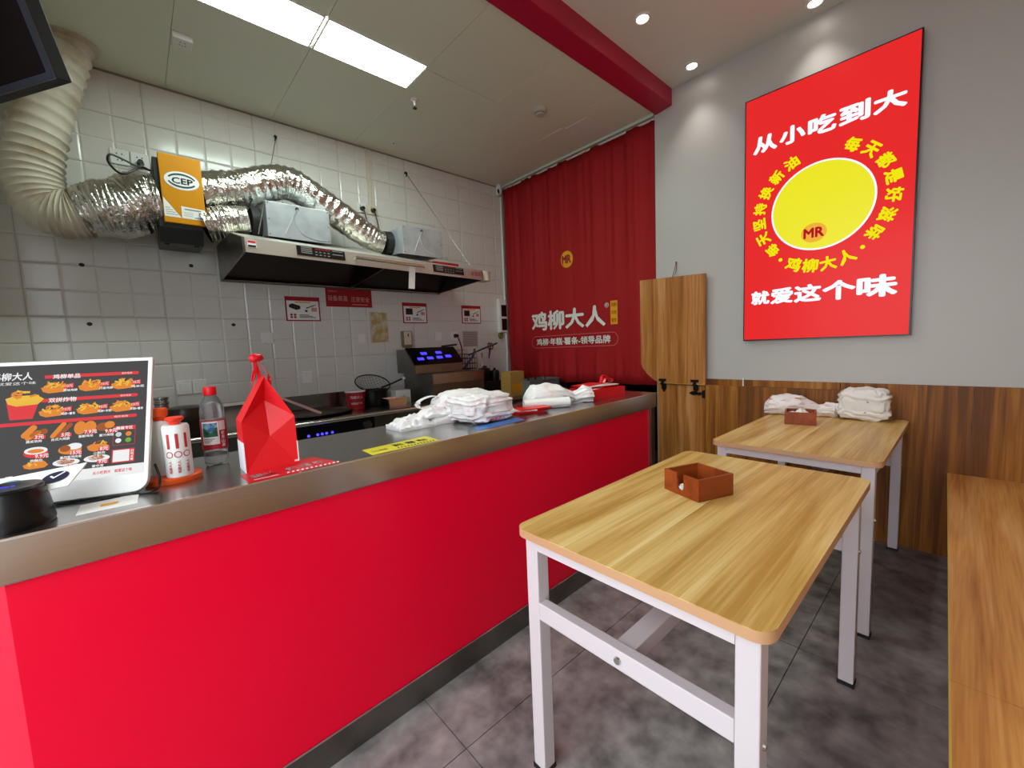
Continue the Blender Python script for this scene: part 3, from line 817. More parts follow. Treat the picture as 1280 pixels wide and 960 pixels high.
sheet(2, 3, 0.006, hood_steel_m, 'top_panel')
sheet(3, 4, 0.006, hood_steel_m, 'top_panel')
for x0, x1 in ((HX0 + 0.013, 1.419), (1.433, HX1 - 0.013)):
    q = MB()
    f0, f1 = hy(x0), hy(x1)
    q.quad((x0, f0 + 0.02, 1.853), (x1, f1 + 0.02, 1.853), (x1, f1 + 0.06, 1.925), (x0, f0 + 0.06, 1.925))
    q.quad((x0, f0 + 0.06, 1.925), (x1, f1 + 0.06, 1.925), (x1, f1 + 0.40, 2.015), (x0, f0 + 0.40, 2.015))
    q.quad((x0, f0 + 0.40, 2.015), (x1, f1 + 0.40, 2.015), (x1, 3.62, 1.825), (x0, 3.62, 1.825))
    q.build('inner_filter', hood_in_m, hd_)
q = MB(); q.box(HX0, HX1, 3.60, 3.632, 1.806, 1.818)
q.build('rear_rim', steel_m, hd_)
def HFP(x, z, d=0.0):  # point on the slightly leaning hood face
    return Vector((x, hy(x) - 0.001 - d + (z - 1.848) * 0.143, z))
def hood_patch(x0, x1, z0, z1, d, m, nm, par=None, th=0.004):
    v = [HFP(x0, z0, d), HFP(x1, z0, d), HFP(x1, z1, d), HFP(x0, z1, d)]
    w = [p + Vector((0, d + 0.001, 0)) for p in v]
    return MB().add(v + w, [(0, 1, 2, 3), (7, 6, 5, 4), (0, 4, 5, 1), (1, 5, 6, 2), (2, 6, 7, 3), (3, 7, 4, 0)]).build(nm, m, par or hd_)
def ctrl(x0, x1):
    p = hood_patch(x0, x1, 1.868, 1.926, 0.003, black_m, 'control_panel')
    wdt = x1 - x0
    q = MB()
    for i in range(4):
        for (s0, s1) in ((0.08, 0.30), (0.72, 0.95)):
            if s0 > 0.5 and i in (1, 3): continue
            zz = 1.916 - 0.011 * i
            q.add([HFP(x0 + wdt * s0, zz, 0.0045), HFP(x0 + wdt * s1, zz, 0.0045), HFP(x0 + wdt * s1, zz + 0.005, 0.0045), HFP(x0 + wdt * s0, zz + 0.005, 0.0045)], [(0, 1, 2, 3)])
    for i in range(4):
        for zz in (1.878, 1.896):
            xx = x0 + wdt * (0.36 + 0.085 * i)
            q.add([HFP(xx, zz, 0.0045), HFP(xx + wdt * 0.045, zz, 0.0045), HFP(xx + wdt * 0.045, zz + 0.006, 0.0045), HFP(xx, zz + 0.006, 0.0045)], [(0, 1, 2, 3)])
    q.build('panel_print', print_grey_m, p)
    q = MB()
    q.add([HFP(x0 + wdt * 0.36, 1.914, 0.0045), HFP(x0 + wdt * 0.68, 1.914, 0.0045), HFP(x0 + wdt * 0.68, 1.919, 0.0045), HFP(x0 + wdt * 0.36, 1.919, 0.0045)], [(0, 1, 2, 3)])
    q.build('panel_heading', dark_red_m, p)
ctrl(0.785, 1.085); ctrl(1.795, 2.105)
lg = hood_patch(0.523, 0.568, 1.876, 1.916, 0.002, print_white_m, 'logo_plate')
hood_patch(0.526, 0.565, 1.903, 1.914, 0.003, red_m, 'logo_top', lg); hood_patch(0.526, 0.565, 1.879, 1.890, 0.003, black_m, 'logo_bottom', lg)
q = MB()
for i, ch in enumerate(('净', '烟', '机')):
    put_text(q, ch, HFP(2.20 + 0.042 * i, 1.893, 0.002), UX, UZ, 0.032, 0.036, 0.02)
q.build('red_lettering', dark_red_m, hd_)
q = MB().tube([HFP(1.15, 1.893, 0.022), HFP(1.695, 1.893, 0.022)], 0.011, 12)
for x in (1.16, 1.685): q.cyl(HFP(x, 1.893, 0.02), HFP(x, 1.893, -0.002), 0.006, n=8)
q.build('grab_bar', steel_bright_m, hd_, smooth=40)
MB().box(1.57, 1.622, hy(1.6) - 0.006, hy(1.6) - 0.005, 1.72, 1.885).map(lambda p: (p.x - (1.885 - p.z) * 0.08, p.y + 0.012 * sin((1.885 - p.z) * 16), p.z)).build('hanging_tag', paper_m, hd_)
MB().lathe([(0.05, 0.0), (0.056, 0.004), (0.058, 0.075), (0.062, 0.085), (0.05, 0.088)], (2.385, 2.96, 1.848), 22).build('grease_cup', cream_m, hd_, smooth=40)
MB().box(1.885, 2.14, hy(2.0) + 0.13, hy(2.0) + 0.15, 1.965, 1.985).build('red_strip', dark_red_m, hd_)
# motor boxes standing on the hood
def motor(x0, x1, lab, fx0):
    t = thing('motor_box', lab, 'fan box', ((x0 + x1) / 2, 3.2, 2.03), 'extractor motor boxes')
    q = MB().prism([(3.05, 2.028), (3.05, 2.252), (3.40, 2.252), (3.40, 2.062), (3.12, 2.045)], 'X', x0, x1)
    q.build('housing', galv_m, t, bevel=0.002)
    xm = x0 + (x1 - x0) * 0.47
    MB().cyl((xm, 3.052, 2.228), (xm, 3.044, 2.228), 0.011, n=14).build('cable_grommet', black_m, t)
    MB().tube(smooth_path([(xm, 3.046, 2.226), (xm - 0.03, 3.02, 2.15), (xm + 0.0, 2.99, 2.06), (xm + 0.06, 2.93, 2.012), (xm + 0.14, 2.90, 2.003)], 8), 0.0035, 6).build('cable', mat('grey_cable', '#8d8f90', 0.5), t, smooth=60)
    MB().tube(smooth_path([(xm + 0.006, 3.046, 2.226), (xm - 0.05, 3.03, 2.13), (xm - 0.09, 3.02, 2.05)], 8), 0.0025, 6).build('cable', mat('pale_cable', '#c9c8c4', 0.5), t, smooth=60)
    MB().cyl((x0 - 0.055, fx0, 2.15), (x0, fx0, 2.15), 0.093, 0.098, 28).build('inlet_flange', black_matte_m, t, smooth=40)
    q = MB()
    for zz in (2.045, 2.14, 2.24):
        for xx in (x0 + 0.012, x1 - 0.012): q.cyl((xx, 3.0505, zz), (xx, 3.0475, zz), 0.004, n=8)
    q.build('screws', steel_dark_m, t)
motor(0.703, 1.095, 'grey motor box on the left half of the range hood', 3.25)
motor(1.655, 2.02, 'grey motor box on the right half of the range hood', 3.28)

# support wires with wall hooks
def wire(pts, lab, hook):
    t = thing('support_wire', lab, 'wire', pts[0], 'hood support wires')
    MB().tube(pts, 0.0028, 6).build('wire', mat('wire_steel', '#8b867d', 0.4, 0.8), t)
    q = MB().tube(smooth_path([hook, (hook[0] - 0.004, hook[1] - 0.03, hook[2] - 0.01), (hook[0] - 0.008, hook[1] - 0.035, hook[2] - 0.03), (hook[0] - 0.01, hook[1] - 0.02, hook[2] - 0.04)], 6), 0.0055, 8)
    q.cyl((hook[0], hook[1] + 0.006, hook[2]), (hook[0], hook[1] - 0.004, hook[2]), 0.012, n=10)
    q.build('wall_hook', iron_m, t, smooth=50)
wire([(0.94, 3.60, 2.90), (0.62, 2.92, 2.0)], 'thin wire from wall hook to the hood behind the foil duct', (0.947, 3.63, 2.93))
wire([(2.045, 3.60, 2.89), (2.27, 3.0, 1.985)], 'thin wire from wall hook to the right end of the hood', (2.041, 3.63, 2.925))

# ================================================================== THINGS ON THE TILED WALL
WY = YB - 0.0052
def socket(x0, x1, z0, z1, lab, kind='socket', slots=True, m=white_m, group='wall sockets and switches'):
    t = thing('wall_' + kind, lab, kind, ((x0 + x1) / 2, WY, z0), group)
    p = MB().box(x0, x1, WY - 0.010, WY, z0, z1).build('plate', m, t, bevel=0.003)
    q = MB(); cxm = (x0 + x1) / 2; czm = (z0 + z1) / 2
    if slots:
        for a, b in ((-0.012, 0.018), (0.012, 0.018), (0.0, -0.006), (-0.010, -0.02), (0.010, -0.02)):
            q.box(cxm + a - 0.003, cxm + a + 0.003, WY - 0.0107, WY - 0.0095, czm + b - 0.004, czm + b + 0.004)
        q.build('slots', black_matte_m, p)
    else:
        q.box(x0 + 0.018, x1 - 0.018, WY - 0.013, WY - 0.009, z0 + 0.018, z1 - 0.018)
        q.build('rocker', m, p, bevel=0.002)
    return t
socket(-0.002, 0.086, 2.497, 2.588, 'white wall socket with no plug, left of the plugged one near the white duct')
socket(0.093, 0.181, 2.497, 2.588, 'white wall socket with black plug beside the orange purifier')
s1 = socket(1.545, 1.632, 2.478, 2.562, 'white wall socket with black plug above foil duct, left of pair')
s2 = socket(1.640, 1.732, 2.478, 2.562, 'cream wall socket with black plug above foil duct, right of pair', m=cream_m)
for s, xx, end in ((s1, 1.588, (1.60, 3.45, 2.16)), (s2, 1.686, (1.70, 3.36, 2.262))):
    q = MB().cyl((xx, WY - 0.01, 2.515), (xx, WY - 0.05, 2.51), 0.020, 0.014, 14)
    q.build('plug', black_m, s, smooth=40)
    MB().tube(smooth_path([(xx, WY - 0.045, 2.505), (xx + 0.01, WY - 0.06, 2.42), (xx + 0.0, 3.50, 2.30), end], 8), 0.005, 7).build('power_cord', black_m, s, smooth=60)
socket(0.187, 0.272, 1.022, 1.118, 'blank white wall plate above the water bottle, left of pair', 'plate', False)
socket(0.275, 0.356, 1.022, 1.118, 'blank white wall plate above the water bottle, right of pair', 'plate', False)
socket(0.724, 0.804, 1.356, 1.445, 'white wall switch left of the framed notice, at mid height', 'switch', False)
socket(0.986, 1.066, 1.03, 1.125, 'white wall switch low on the tiles above the griddle', 'switch', False)
socket(1.472, 1.538, 1.34, 1.42, 'white wall switch left of the yellowed paper sheet', 'switch', False)
socket(2.254, 2.335, 1.345, 1.432, 'white wall switch above the fryer, right of the dispenser', 'switch', False)
s3 = socket(2.44, 2.528, 1.345, 1.432, 'white wall socket with black plug above the fryer basket')
MB().cyl((2.50, WY - 0.01, 1.392), (2.50, WY - 0.05, 1.392), 0.022, 0.016, 14).build('plug', black_m, s3, smooth=40)
MB().tube(smooth_path([(2.50, WY - 0.045, 1.385), (2.52, WY - 0.06, 1.32), (2.545, WY - 0.05, 1.24), (2.52, WY - 0.08, 1.15)], 8), 0.006, 7).build('power_cord', black_m, s3, smooth=60)
q = MB(); q.box(1.655, 1.668, WY - 0.012, WY, 2.564, ZK - 0.013); q.box(1.683, 1.694, WY - 0.010, WY, 2.564, ZK - 0.013)
tag(q.build('cable_conduit', cream_m), 'cream cable conduit running from ceiling down to the sockets', 'conduit')
for x, z, l in ((-0.189, 1.859, 'dark drill hole in the tiles below the white duct'), (0.343, 1.905, 'dark drill hole in the tiles below the orange purifier'), (-0.189, 1.503, 'dark drill hole in the tiles above the menu screen'), (0.554, 1.501, 'dark drill hole in the tiles left of the wall switch')):
    o = MB().lathe([(0.001, 0.0), (0.011, 0.0004), (0.013, -0.002)], (0, 0, 0), 14).map(lambda p: (x + p.x, WY + 0.0018 + p.z, z + p.y * 0.9)).build('wall_plug_hole', black_matte_m)
    tag(o, l, 'hole', 'drill holes')
def notice(x0, x1, z0, z1, lab, pic):
    t = thing('framed_notice', lab, 'notice', ((x0 + x1) / 2, WY, z0), 'red framed notices')
    MB().box(x0, x1, WY - 0.004, WY, z0, z1).build('red_board', dark_red_m, t)
    w, h = x1 - x0, z1 - z0
    f = WY - 0.0045
    pg = MB().box(x0 + 0.04 * w, x1 - 0.04 * w, f - 0.0004, f, z0 + 0.05 * h, z1 - 0.17 * h).build('white_page', paper_m, t)
    f -= 0.0012
    q = MB()
    def R(a, b, c, d, m): q.quad((x0 + a * w, f, z0 + c * h), (x0 + b * w, f, z0 + c * h), (x0 + b * w, f, z0 + d * h), (x0 + a * w, f, z0 + d * h), m)
    R(0.28, 0.72, 0.75, 0.80, 3)
    if pic == 0:
        q.poly([(x0 + 0.1 * w, f, z0 + 0.66 * h), (x0 + 0.2 * w, f, z0 + 0.72 * h), (x0 + 0.42 * w, f, z0 + 0.62 * h), (x0 + 0.42 * w, f, z0 + 0.5 * h), (x0 + 0.3 * w, f, z0 + 0.45 * h), (x0 + 0.1 * w, f, z0 + 0.56 * h)], 1)
    else:
        R(0.12, 0.40, 0.42, 0.72, 1)
    q.poly([(x0 + 0.58 * w, f, z0 + 0.55 * h), (x0 + 0.88 * w, f, z0 + 0.70 * h), (x0 + 0.88 * w, f, z0 + 0.67 * h), (x0 + 0.59 * w, f, z0 + 0.51 * h)], 1)
    R(0.55, 0.62, 0.38, 0.46, 1); R(0.74, 0.90, 0.40, 0.56, 2)
    for i in range(2):
        for j in range(2): R(0.12 + 0.1 * i, 0.19 + 0.1 * i, 0.12 + 0.1 * j, 0.20 + 0.1 * j, 0)
    for i in range(3): R(0.38, 0.66 + 0.1 * i, 0.24 - 0.05 * i, 0.265 - 0.05 * i, 1)
    q.build('notice_print', [dark_red_m, print_black_m, mat('pale_red_print', '#c98c88', 0.6), curtain_yellow_m], pg)
notice(0.908, 1.168, 1.532, 1.726, 'red framed notice at the left, below the hood and left of the red banner', 0)
notice(1.917, 2.179, 1.521, 1.716, 'red framed notice above the fryer, middle of the three', 1)
notice(2.602, 2.855, 1.521, 1.712, 'red framed notice closest to the curtain', 1)
t = thing('red_banner', 'red safety banner with pale lettering under the hood', 'banner', (1.42, WY, 1.656))
bo = MB().box(1.222, 1.620, WY - 0.003, WY, 1.656, 1.806).build('banner_board', dark_red_m, t)
q = MB(); put_text(q, '设备高温', (1.32, WY - 0.0038, 1.728), UX, UZ, 0.165, 0.045); put_text(q, '注意安全', (1.515, WY - 0.0038, 1.725), UX, UZ, 0.165, 0.045)
put_text(q, '鸡柳大人', (1.285, WY - 0.0038, 1.786), UX, UZ, 0.08, 0.014)
q.box(1.44, 1.58, WY - 0.0042, WY - 0.0036, 1.676, 1.681)
q.build('banner_lettering', mat('pale_pink_print', '#d9a5a2', 0.6), bo)
t = thing('old_paper_sheet', 'yellowed worn paper sheet taped on the tiles', 'paper', (1.67, WY, 1.335))
MB().box(1.585, 1.665, WY - 0.002, WY, 1.34, 1.62).build('clear_sleeve', mat('film_sleeve', '#c9c2b4', 0.25), t)
MB().box(1.60, 1.756, WY - 0.004, WY - 0.002, 1.345, 1.615).build('sheet', mat('yellowed_paper', '#b79c5e', 0.6, noise_col=('#cfc6b0', (14, 14, 14), 0.45, 0.62)), t)
t = thing('soap_dispenser', 'white and brown wall dispenser beside the fryer', 'dispenser', (1.926, WY, 1.29))
MB().box(1.88, 1.975, WY - 0.05, WY, 1.30, 1.445).build('back_case', mat('tan_case', '#8d744b', 0.5), t, bevel=0.006)
fr = MB().box(1.888, 1.962, WY - 0.062, WY - 0.05, 1.315, 1.438).build('front_cover', cream_m, t, bevel=0.004)
MB().box(1.922, 1.932, WY - 0.0635, WY - 0.062, 1.39, 1.42).build('slot', black_matte_m, fr)
MB().prism([(WY - 0.055, 1.30), (WY - 0.005, 1.30), (WY - 0.015, 1.285), (WY - 0.045, 1.285)], 'X', 1.885, 1.97).build('drip_tray', mat('tan_case', '#8d744b', 0.5), t)
t = thing('paper_schedule', 'faded printed table sheet on the tiles near the curtain', 'paper', (2.70, WY, 1.272))
pg = MB().box(2.60, 2.80, WY - 0.002, WY, 1.272, 1.44).build('sheet', mat('faded_paper', '#b9aaa4', 0.7), t)
q = MB()
for i in range(8): q.box(2.61, 2.79, WY - 0.0028, WY - 0.0021, 1.285 + 0.019 * i, 1.293 + 0.019 * i)
q.build('print_rows', mat('faded_print', '#8d7a76', 0.7), pg)
t = thing('scissors', 'red handled scissors hanging on the tiled wall', 'scissors', (2.95, WY, 1.134))
q = MB()
for sx, z0 in ((-0.012, 1.272), (0.022, 1.268)):
    q.tube([(2.96 + sx + 0.019 * cos(a), WY - 0.012, z0 + 0.034 * sin(a)) for a in [2 * pi * k / 20 for k in range(21)]], 0.006, 8)
q.build('handle', mat('maroon_plastic', '#7a1f1c', 0.4), t, smooth=50)
q = MB().prism([(2.952, 1.24), (2.968, 1.24), (2.94, 1.13), (2.93, 1.135)], 'Y', WY - 0.014, WY - 0.010)
q.prism([(2.958, 1.24), (2.974, 1.24), (2.952, 1.15), (2.944, 1.15)], 'Y', WY - 0.010, WY - 0.007)
q.build('blade', steel_dark_m, t)
MB().cyl((2.955, WY, 1.30), (2.955, WY - 0.025, 1.30), 0.004, n=8).build('wall_pin', iron_m, t)
t = thing('control_box', 'white electrical box with two dark windows beside the curtain', 'electrical box', (3.15, WY, 1.40))
cb = MB().box(3.095, 3.20, WY - 0.05, WY, 1.42, 1.80).build('box_body', white_m, t, bevel=0.005)
for z0, z1 in ((1.60, 1.73), (1.445, 1.575)):
    MB().box(3.12, 3.195, WY - 0.053, WY - 0.05, z0, z1).build('window', black_m, cb)
t = thing('green_tape_roll', 'green tape roll hanging below the electrical box', 'tape roll', (3.12, WY, 1.36))
q = MB().tube([(3.12 + 0.026 * cos(a), WY - 0.022, 1.385 + 0.03 * sin(a)) for a in [2 * pi * k / 24 for k in range(25)]], 0.011, 8)
q.build('tape', mat('dull_green', '#6f7d2a', 0.5), t, smooth=50)
MB().cyl((3.12, WY, 1.40), (3.12, WY - 0.04, 1.40), 0.005, n=8).build('wall_pin', iron_m, t)
q = MB().cyl((3.206, WY - 0.02, 0.2), (3.206, WY - 0.02, 2.93), 0.011, n=12)
for z in (2.3, 2.55): q.cyl((3.206, WY - 0.02, z), (3.206, WY - 0.02, z + 0.03), 0.014, n=12)
tag(q.build('corner_pipe', white_m, smooth=40), 'thin white pipe running down the corner beside the curtain', 'pipe')

# ================================================================== KITCHEN WORKTOP AND APPLIANCES
wt = thing('kitchen_worktop', 'stainless steel worktop with splashback along the tiled wall', 'worktop', (0.6, 3.33, 0))
tp = MB().box(-0.6, 1.86, 3.05, 3.627, 0.765, 0.80).build('top', steel_m, wt)
MB().cyl((-0.6, 3.05, 0.7825), (1.86, 3.05, 0.7825), 0.0175, n=14).build('front_nosing', steel_bright_m, wt, smooth=40)
MB().box(-0.6, 1.62, 3.606, 3.627, 0.80, 0.932).build('splashback', steel_m, wt)
for x0, x1 in ((-0.6, -0.1), (-0.095, 0.76), (1.33, 1.85)):
    MB().box(x0, x1, 3.09, 3.60, 0.1, 0.764).build('cabinet_front', steel_dark_m, wt)
for x in (-0.55, 0.7, 1.80): MB().box(x, x + 0.04, 3.1, 3.14, 0, 0.1).build('leg', steel_dark_m, wt)
gr = thing('griddle_unit', 'black fronted griddle with blue indicator lamps under the worktop', 'griddle', (1.05, 3.33, 0.3))
MB().box(0.77, 1.32, 3.07, 3.59, 0.3, 0.764).build('body', black_m, gr)
gp = MB().box(0.775, 1.315, 3.062, 3.07, 0.62, 0.75).build('control_face', black_m, gr)
for x in (0.84, 0.90, 0.93, 0.96, 1.0): MB().cyl((x, 3.062, 0.695), (x, 3.059, 0.695), 0.009, n=10).build('indicator_lamp', led_blue_m, gp)
q = MB().cyl((1.26, 3.062, 0.71), (1.26, 3.035, 0.71), 0.034, 0.03, 22); q.box(1.255, 1.265, 3.028, 3.036, 0.685, 0.735)
q.build('knob', steel_dark_m, gp, smooth=35)
q = MB().lathe([(0.001, 0.0), (0.20, 0.0), (0.225, 0.012), (0.235, 0.018), (0.225, 0.016), (0.20, 0.006), (0.001, 0.005)], (0, 0, 0), 36, sx=1.15, sy=0.95)
o = q.map(lambda p: (0.98 + p.x, 3.34 + p.y, 0.80 + p.z)).build('griddle_plate', mat('seasoned_iron', '#3c3833', 0.3, 0.7), smooth=40)
tag(o, 'wide dark round griddle plate lying on the worktop', 'griddle plate')
# paper cup of the shop
t = thing('paper_tub', 'red paper food tub with white rim and lettering on the worktop', 'paper tub', (1.31, 3.38, 0.80))
tb = MB().lathe([(0.001, 0.0), (0.066, 0.0), (0.078, 0.145)], (0, 0, 0), 30).build('tub_wall', dark_red_m, t, local=True, smooth=40)
MB().lathe([(0.078, 0.138), (0.082, 0.142), (0.081, 0.15), (0.075, 0.148)], (0, 0, 0), 30).build('rim', print_white_m, t, local=True, smooth=40)
q = MB(); put_text(q, '鸡柳大人', (0, 0, 0.10), UX, UZ, 0.105, 0.026, 0.02); put_text(q, '就爱这个味', (0, 0, 0.05), UX, UZ, 0.09, 0.018, 0.01)
def wrap(p, r0=0.066, r1=0.078, h=0.145, tw=-radians(104)):
    r = r0 + (r1 - r0) * p.z / h + 0.001; a = tw + p.x / r
    return (r * cos(a), r * sin(a), p.z)
q.map(wrap).build('tub_lettering', print_white_m, tb, local=True)
# steel tray, strainer with handle and white box
t = thing('steel_tray', 'small deep steel food tray in front of the strainer', 'tray', (1.60, 3.27, 0.80))
q = MB(); a, b, c = 0.075, 0.055, 0.065
q.add([(-a, -b, 0), (a, -b, 0), (a, b, 0), (-a, b, 0), (-a - .012, -b - .012, c), (a + .012, -b - .012, c), (a + .012, b + .012, c), (-a - .012, b + .012, c)],
      [(0, 1, 2, 3), (0, 1, 5, 4), (1, 2, 6, 5), (2, 3, 7, 6), (3, 0, 4, 7)])
tr = q.build('pan', steel_bright_m, t, local=True); s_ = tr.modifiers.new('t', 'SOLIDIFY'); s_.thickness = 0.002
q = MB()
q.box(-a - .02, a + .02, -b - .02, -b - .012, c - .002, c + .001); q.box(-a - .02, a + .02, b + .012, b + .02, c - .002, c + .001)
q.box(-a - .02, -a - .012, -b - .02, b + .02, c - .002, c + .001); q.box(a + .012, a + .02, -b - .02, b + .02, c - .002, c + .001)
q.build('rolled_rim', steel_bright_m, t, local=True)
t = thing('wire_strainer', 'round black wire strainer resting on a dark pot', 'strainer', (1.50, 3.46, 0.80))
MB().lathe([(0.001, 0.0), (0.10, 0.0), (0.115, 0.02), (0.12, 0.13), (0.125, 0.135), (0.115, 0.135), (0.11, 0.02), (0.001, 0.01)], (0, 0, 0), 28).build('pot', iron_m, t, local=True, smooth=40)
def tilt(p): return (p.x, p.y * cos(0.5) - p.z * sin(0.5), p.y * sin(0.5) + p.z * cos(0.5) + 0.19)
q = MB().tube([(0.145 * cos(a), 0.145 * sin(a), 0) for a in [2 * pi * k / 36 for k in range(37)]], 0.005, 8, caps=False)
q.map(tilt).build('hoop', iron_m, t, local=True, smooth=60)
q = MB()
for k in range(-5, 6):
    u_ = k * 0.024; w_ = math.sqrt(max(0.145 ** 2 - u_ * u_, 0))
    q.tube([(u_, w_ * s, -0.06 * (1 - s * s) * (1 - (u_ / 0.145) ** 2)) for s in (-1, -0.5, 0, 0.5, 1)], 0.0012, 4)
    q.tube([(w_ * s, u_, -0.06 * (1 - s * s) * (1 - (u_ / 0.145) ** 2)) for s in (-1, -0.5, 0, 0.5, 1)], 0.0012, 4)
q.map(tilt).build('mesh', iron_m, t, local=True)
MB().tube([(0.03, -0.10, 0.155), (0.10, -0.16, 0.185), (0.175, -0.22, 0.225)], 0.007, 8).build('handle', iron_m, t, local=True, smooth=60)
MB().lathe([(0.001, -0.014), (0.012, -0.008), (0.014, 0.0), (0.012, 0.008), (0.001, 0.014)], (0.178, -0.222, 0.227), 14).build('handle_end', white_m, t, local=True, smooth=60)
t = thing('white_carton', 'small white carton on the worktop beside the fryer', 'carton', (1.72, 3.38, 0.80))
MB().box(-0.075, 0.065, -0.05, 0.05, 0, 0.115).build('carton_body', paper_m, t, local=True, bevel=0.002)
q = MB(); put_text(q, '1', (0.0, -0.0515, 0.06), UX, UZ, 0.008, 0.02)
q.build('carton_print', print_black_m, t, local=True)
# fryer
fy_ = thing('deep_fryer', 'stainless steel deep fryer with blue digital displays', 'fryer', (2.1, 3.35, 0))
MB().box(1.87, 2.43, 3.085, 3.60, 0.10, 1.05).build('cabinet', steel_dark_m, fy_, bevel=0.004)
for x in (1.90, 2.37):
    for y in (3.11, 3.55): MB().box(x, x + 0.035, y, y + 0.035, 0, 0.10).build('leg', black_matte_m, fy_)
MB().box(1.875, 2.425, 3.079, 3.085, 0.96, 1.045).build('top_fascia', steel_m, fy_)
hdx = MB().prism([(3.24, 1.052), (3.58, 1.052), (3.58, 1.27), (3.40, 1.27), (3.255, 1.14)], 'X', 1.80, 2.30).build('control_head', steel_dark_m, fy_)
q = MB().prism([(3.235, 1.135), (3.39, 1.28), (3.40, 1.272), (3.245, 1.128)], 'X', 1.79, 2.31)
cp = q.build('control_panel', black_m, hdx)
def FP(x, t_, d=0.002): return Vector((x, 3.235 + (3.39 - 3.235) * t_ - d * 0.68, 1.135 + (1.28 - 1.135) * t_ + d * 0.73))
for i, (x, tt) in enumerate(((1.86, 0.3), (1.96, 0.32), (2.06, 0.34), (2.16, 0.38), (1.92, 0.62), (2.08, 0.64))):
    q = MB(); put_text(q, '888', FP(x + 0.02, tt, 0.003), UX, (FP(0, 1) - FP(0, 0)).normalized(), 0.06, 0.032, 0.03)
    q.build('display_digits', led_blue_m, cp)
MB().tube([(2.18, 3.40, 1.285), (2.33, 3.36, 1.298)], 0.009, 8).build('basket_handle', black_m, fy_, smooth=60)
bk = MB(); 
for z in (1.06, 1.11, 1.16, 1.20): bk.tube([(2.32, 3.22, z), (2.46, 3.22, z), (2.46, 3.42, z), (2.32, 3.42, z), (2.32, 3.22, z)], 0.003, 5)
for k in range(6): bk.tube([(2.32 + 0.028 * k, 3.22, 1.20), (2.32 + 0.028 * k, 3.22, 1.06), (2.32 + 0.028 * k, 3.42, 1.06), (2.32 + 0.028 * k, 3.42, 1.20)], 0.0022, 4)
for k in range(6): bk.tube([(2.32, 3.22 + 0.04 * k, 1.20), (2.32, 3.22 + 0.04 * k, 1.06), (2.46, 3.22 + 0.04 * k, 1.06), (2.46, 3.22 + 0.04 * k, 1.20)], 0.0022, 4)
fb = thing('fry_basket', 'dark wire fry basket with long handles on the fryer', 'fry basket', (2.39, 3.32, 1.055))
bk.build('basket_wires', iron_m, fb)
q = MB().tube([(2.36, 3.22, 1.19), (2.46, 3.12, 1.245), (2.57, 3.03, 1.295)], 0.008, 8); q.build('handle', black_m, fb, smooth=60)
MB().tube([(2.33, 3.25, 1.07), (2.40, 3.20, 1.18), (2.42, 3.19, 1.25)], 0.010, 8).build('handle', mat('blue_black_plastic', '#1b1a4a', 0.4), fb, smooth=60)
# side table with dark pots next to the fryer, box and bin in front of the curtain
ss = thing('steel_side_stand', 'low steel stand right of the fryer, mostly hidden', 'stand', (2.85, 3.2, 0))
MB().box(2.46, 3.20, 2.72, 3.60, 0.755, 0.78).build('stand_top', steel_dark_m, ss)
for x in (2.48, 3.15):
    for y in (2.74, 3.55): MB().box(x, x + 0.035, y, y + 0.035, 0, 0.755).build('leg', steel_dark_m, ss)
t = thing('sauce_pot_rack', 'cluster of black sauce pots in a dark rack beside the fryer', 'pot rack', (2.62, 3.36, 0.78))
MB().box(-0.12, 0.20, -0.12, 0.16, 0.0, 0.13).build('rack', black_matte_m, t, local=True, bevel=0.006)
for i, (a, b, h) in enumerate(((-0.06, -0.05, 0.27), (0.05, 0.02, 0.29), (0.14, -0.04, 0.26), (-0.03, 0.10, 0.25), (0.13, 0.09, 0.28))):
    pt = MB().lathe([(0.001, 0.13), (0.045, 0.13), (0.05, h - 0.05), (0.048, h - 0.04)], (a, b, 0), 18).build('pot', iron_m, t, local=True, smooth=40)
    MB().lathe([(0.05, h - 0.045), (0.044, h - 0.025), (0.012, h - 0.015), (0.014, h), (0.001, h + 0.003)], (a, b, 0), 18).build('lid', black_m, pt, local=True, smooth=40)
MB().tube([(0.10, 0.12, 0.2), (0.12, 0.13, 0.36), (0.115, 0.13, 0.42)], [0.004, 0.004, 0.009], 8).build('spoon', steel_bright_m, t, local=True, smooth=60)
t = thing('cardboard_box', 'small brown cardboard box with orange print before the curtain', 'box', (2.70, 2.98, 0.78))
cbx = MB().box(-0.09, 0.09, -0.07, 0.07, 0.0, 0.235).build('box_body', card_m, t, local=True, bevel=0.002)
q = MB(); q.quad((-0.07, -0.071, 0.04), (0.06, -0.071, 0.04), (0.06, -0.071, 0.12), (-0.07, -0.071, 0.12)); q.build('orange_print', orange_m, cbx, local=True)
q = MB(); put_text(q, 'D', (-0.03, -0.072, 0.08), UX, UZ, 0.03, 0.05); q.build('box_mark', card_m, cbx, local=True)
t = thing('grey_crate', 'shallow grey plastic crate of utensils before the curtain', 'crate', (2.97, 2.92, 0.78))
q = MB()
q.box(-0.21, 0.21, -0.12, 0.12, 0, 0.006)
for a, b, c, d in ((-0.21, 0.21, -0.12, -0.114), (-0.21, 0.21, 0.114, 0.12), (-0.21, -0.204, -0.114, 0.114), (0.204, 0.21, -0.114, 0.114)): q.box(a, b, c, d, 0.006, 0.14)
q.build('tub', mat('grey_crate_plastic', '#6f716f', 0.5), t, local=True)
q = MB()
for a, b, c, d in ((-0.22, 0.22, -0.13, -0.12), (-0.22, 0.22, 0.12, 0.13), (-0.22, -0.21, -0.12, 0.12), (0.21, 0.22, -0.12, 0.12)): q.box(a, b, c, d, 0.13, 0.142)
q.build('rim', mat('grey_crate_plastic', '#6f716f', 0.5), t, local=True)
random.seed(3)
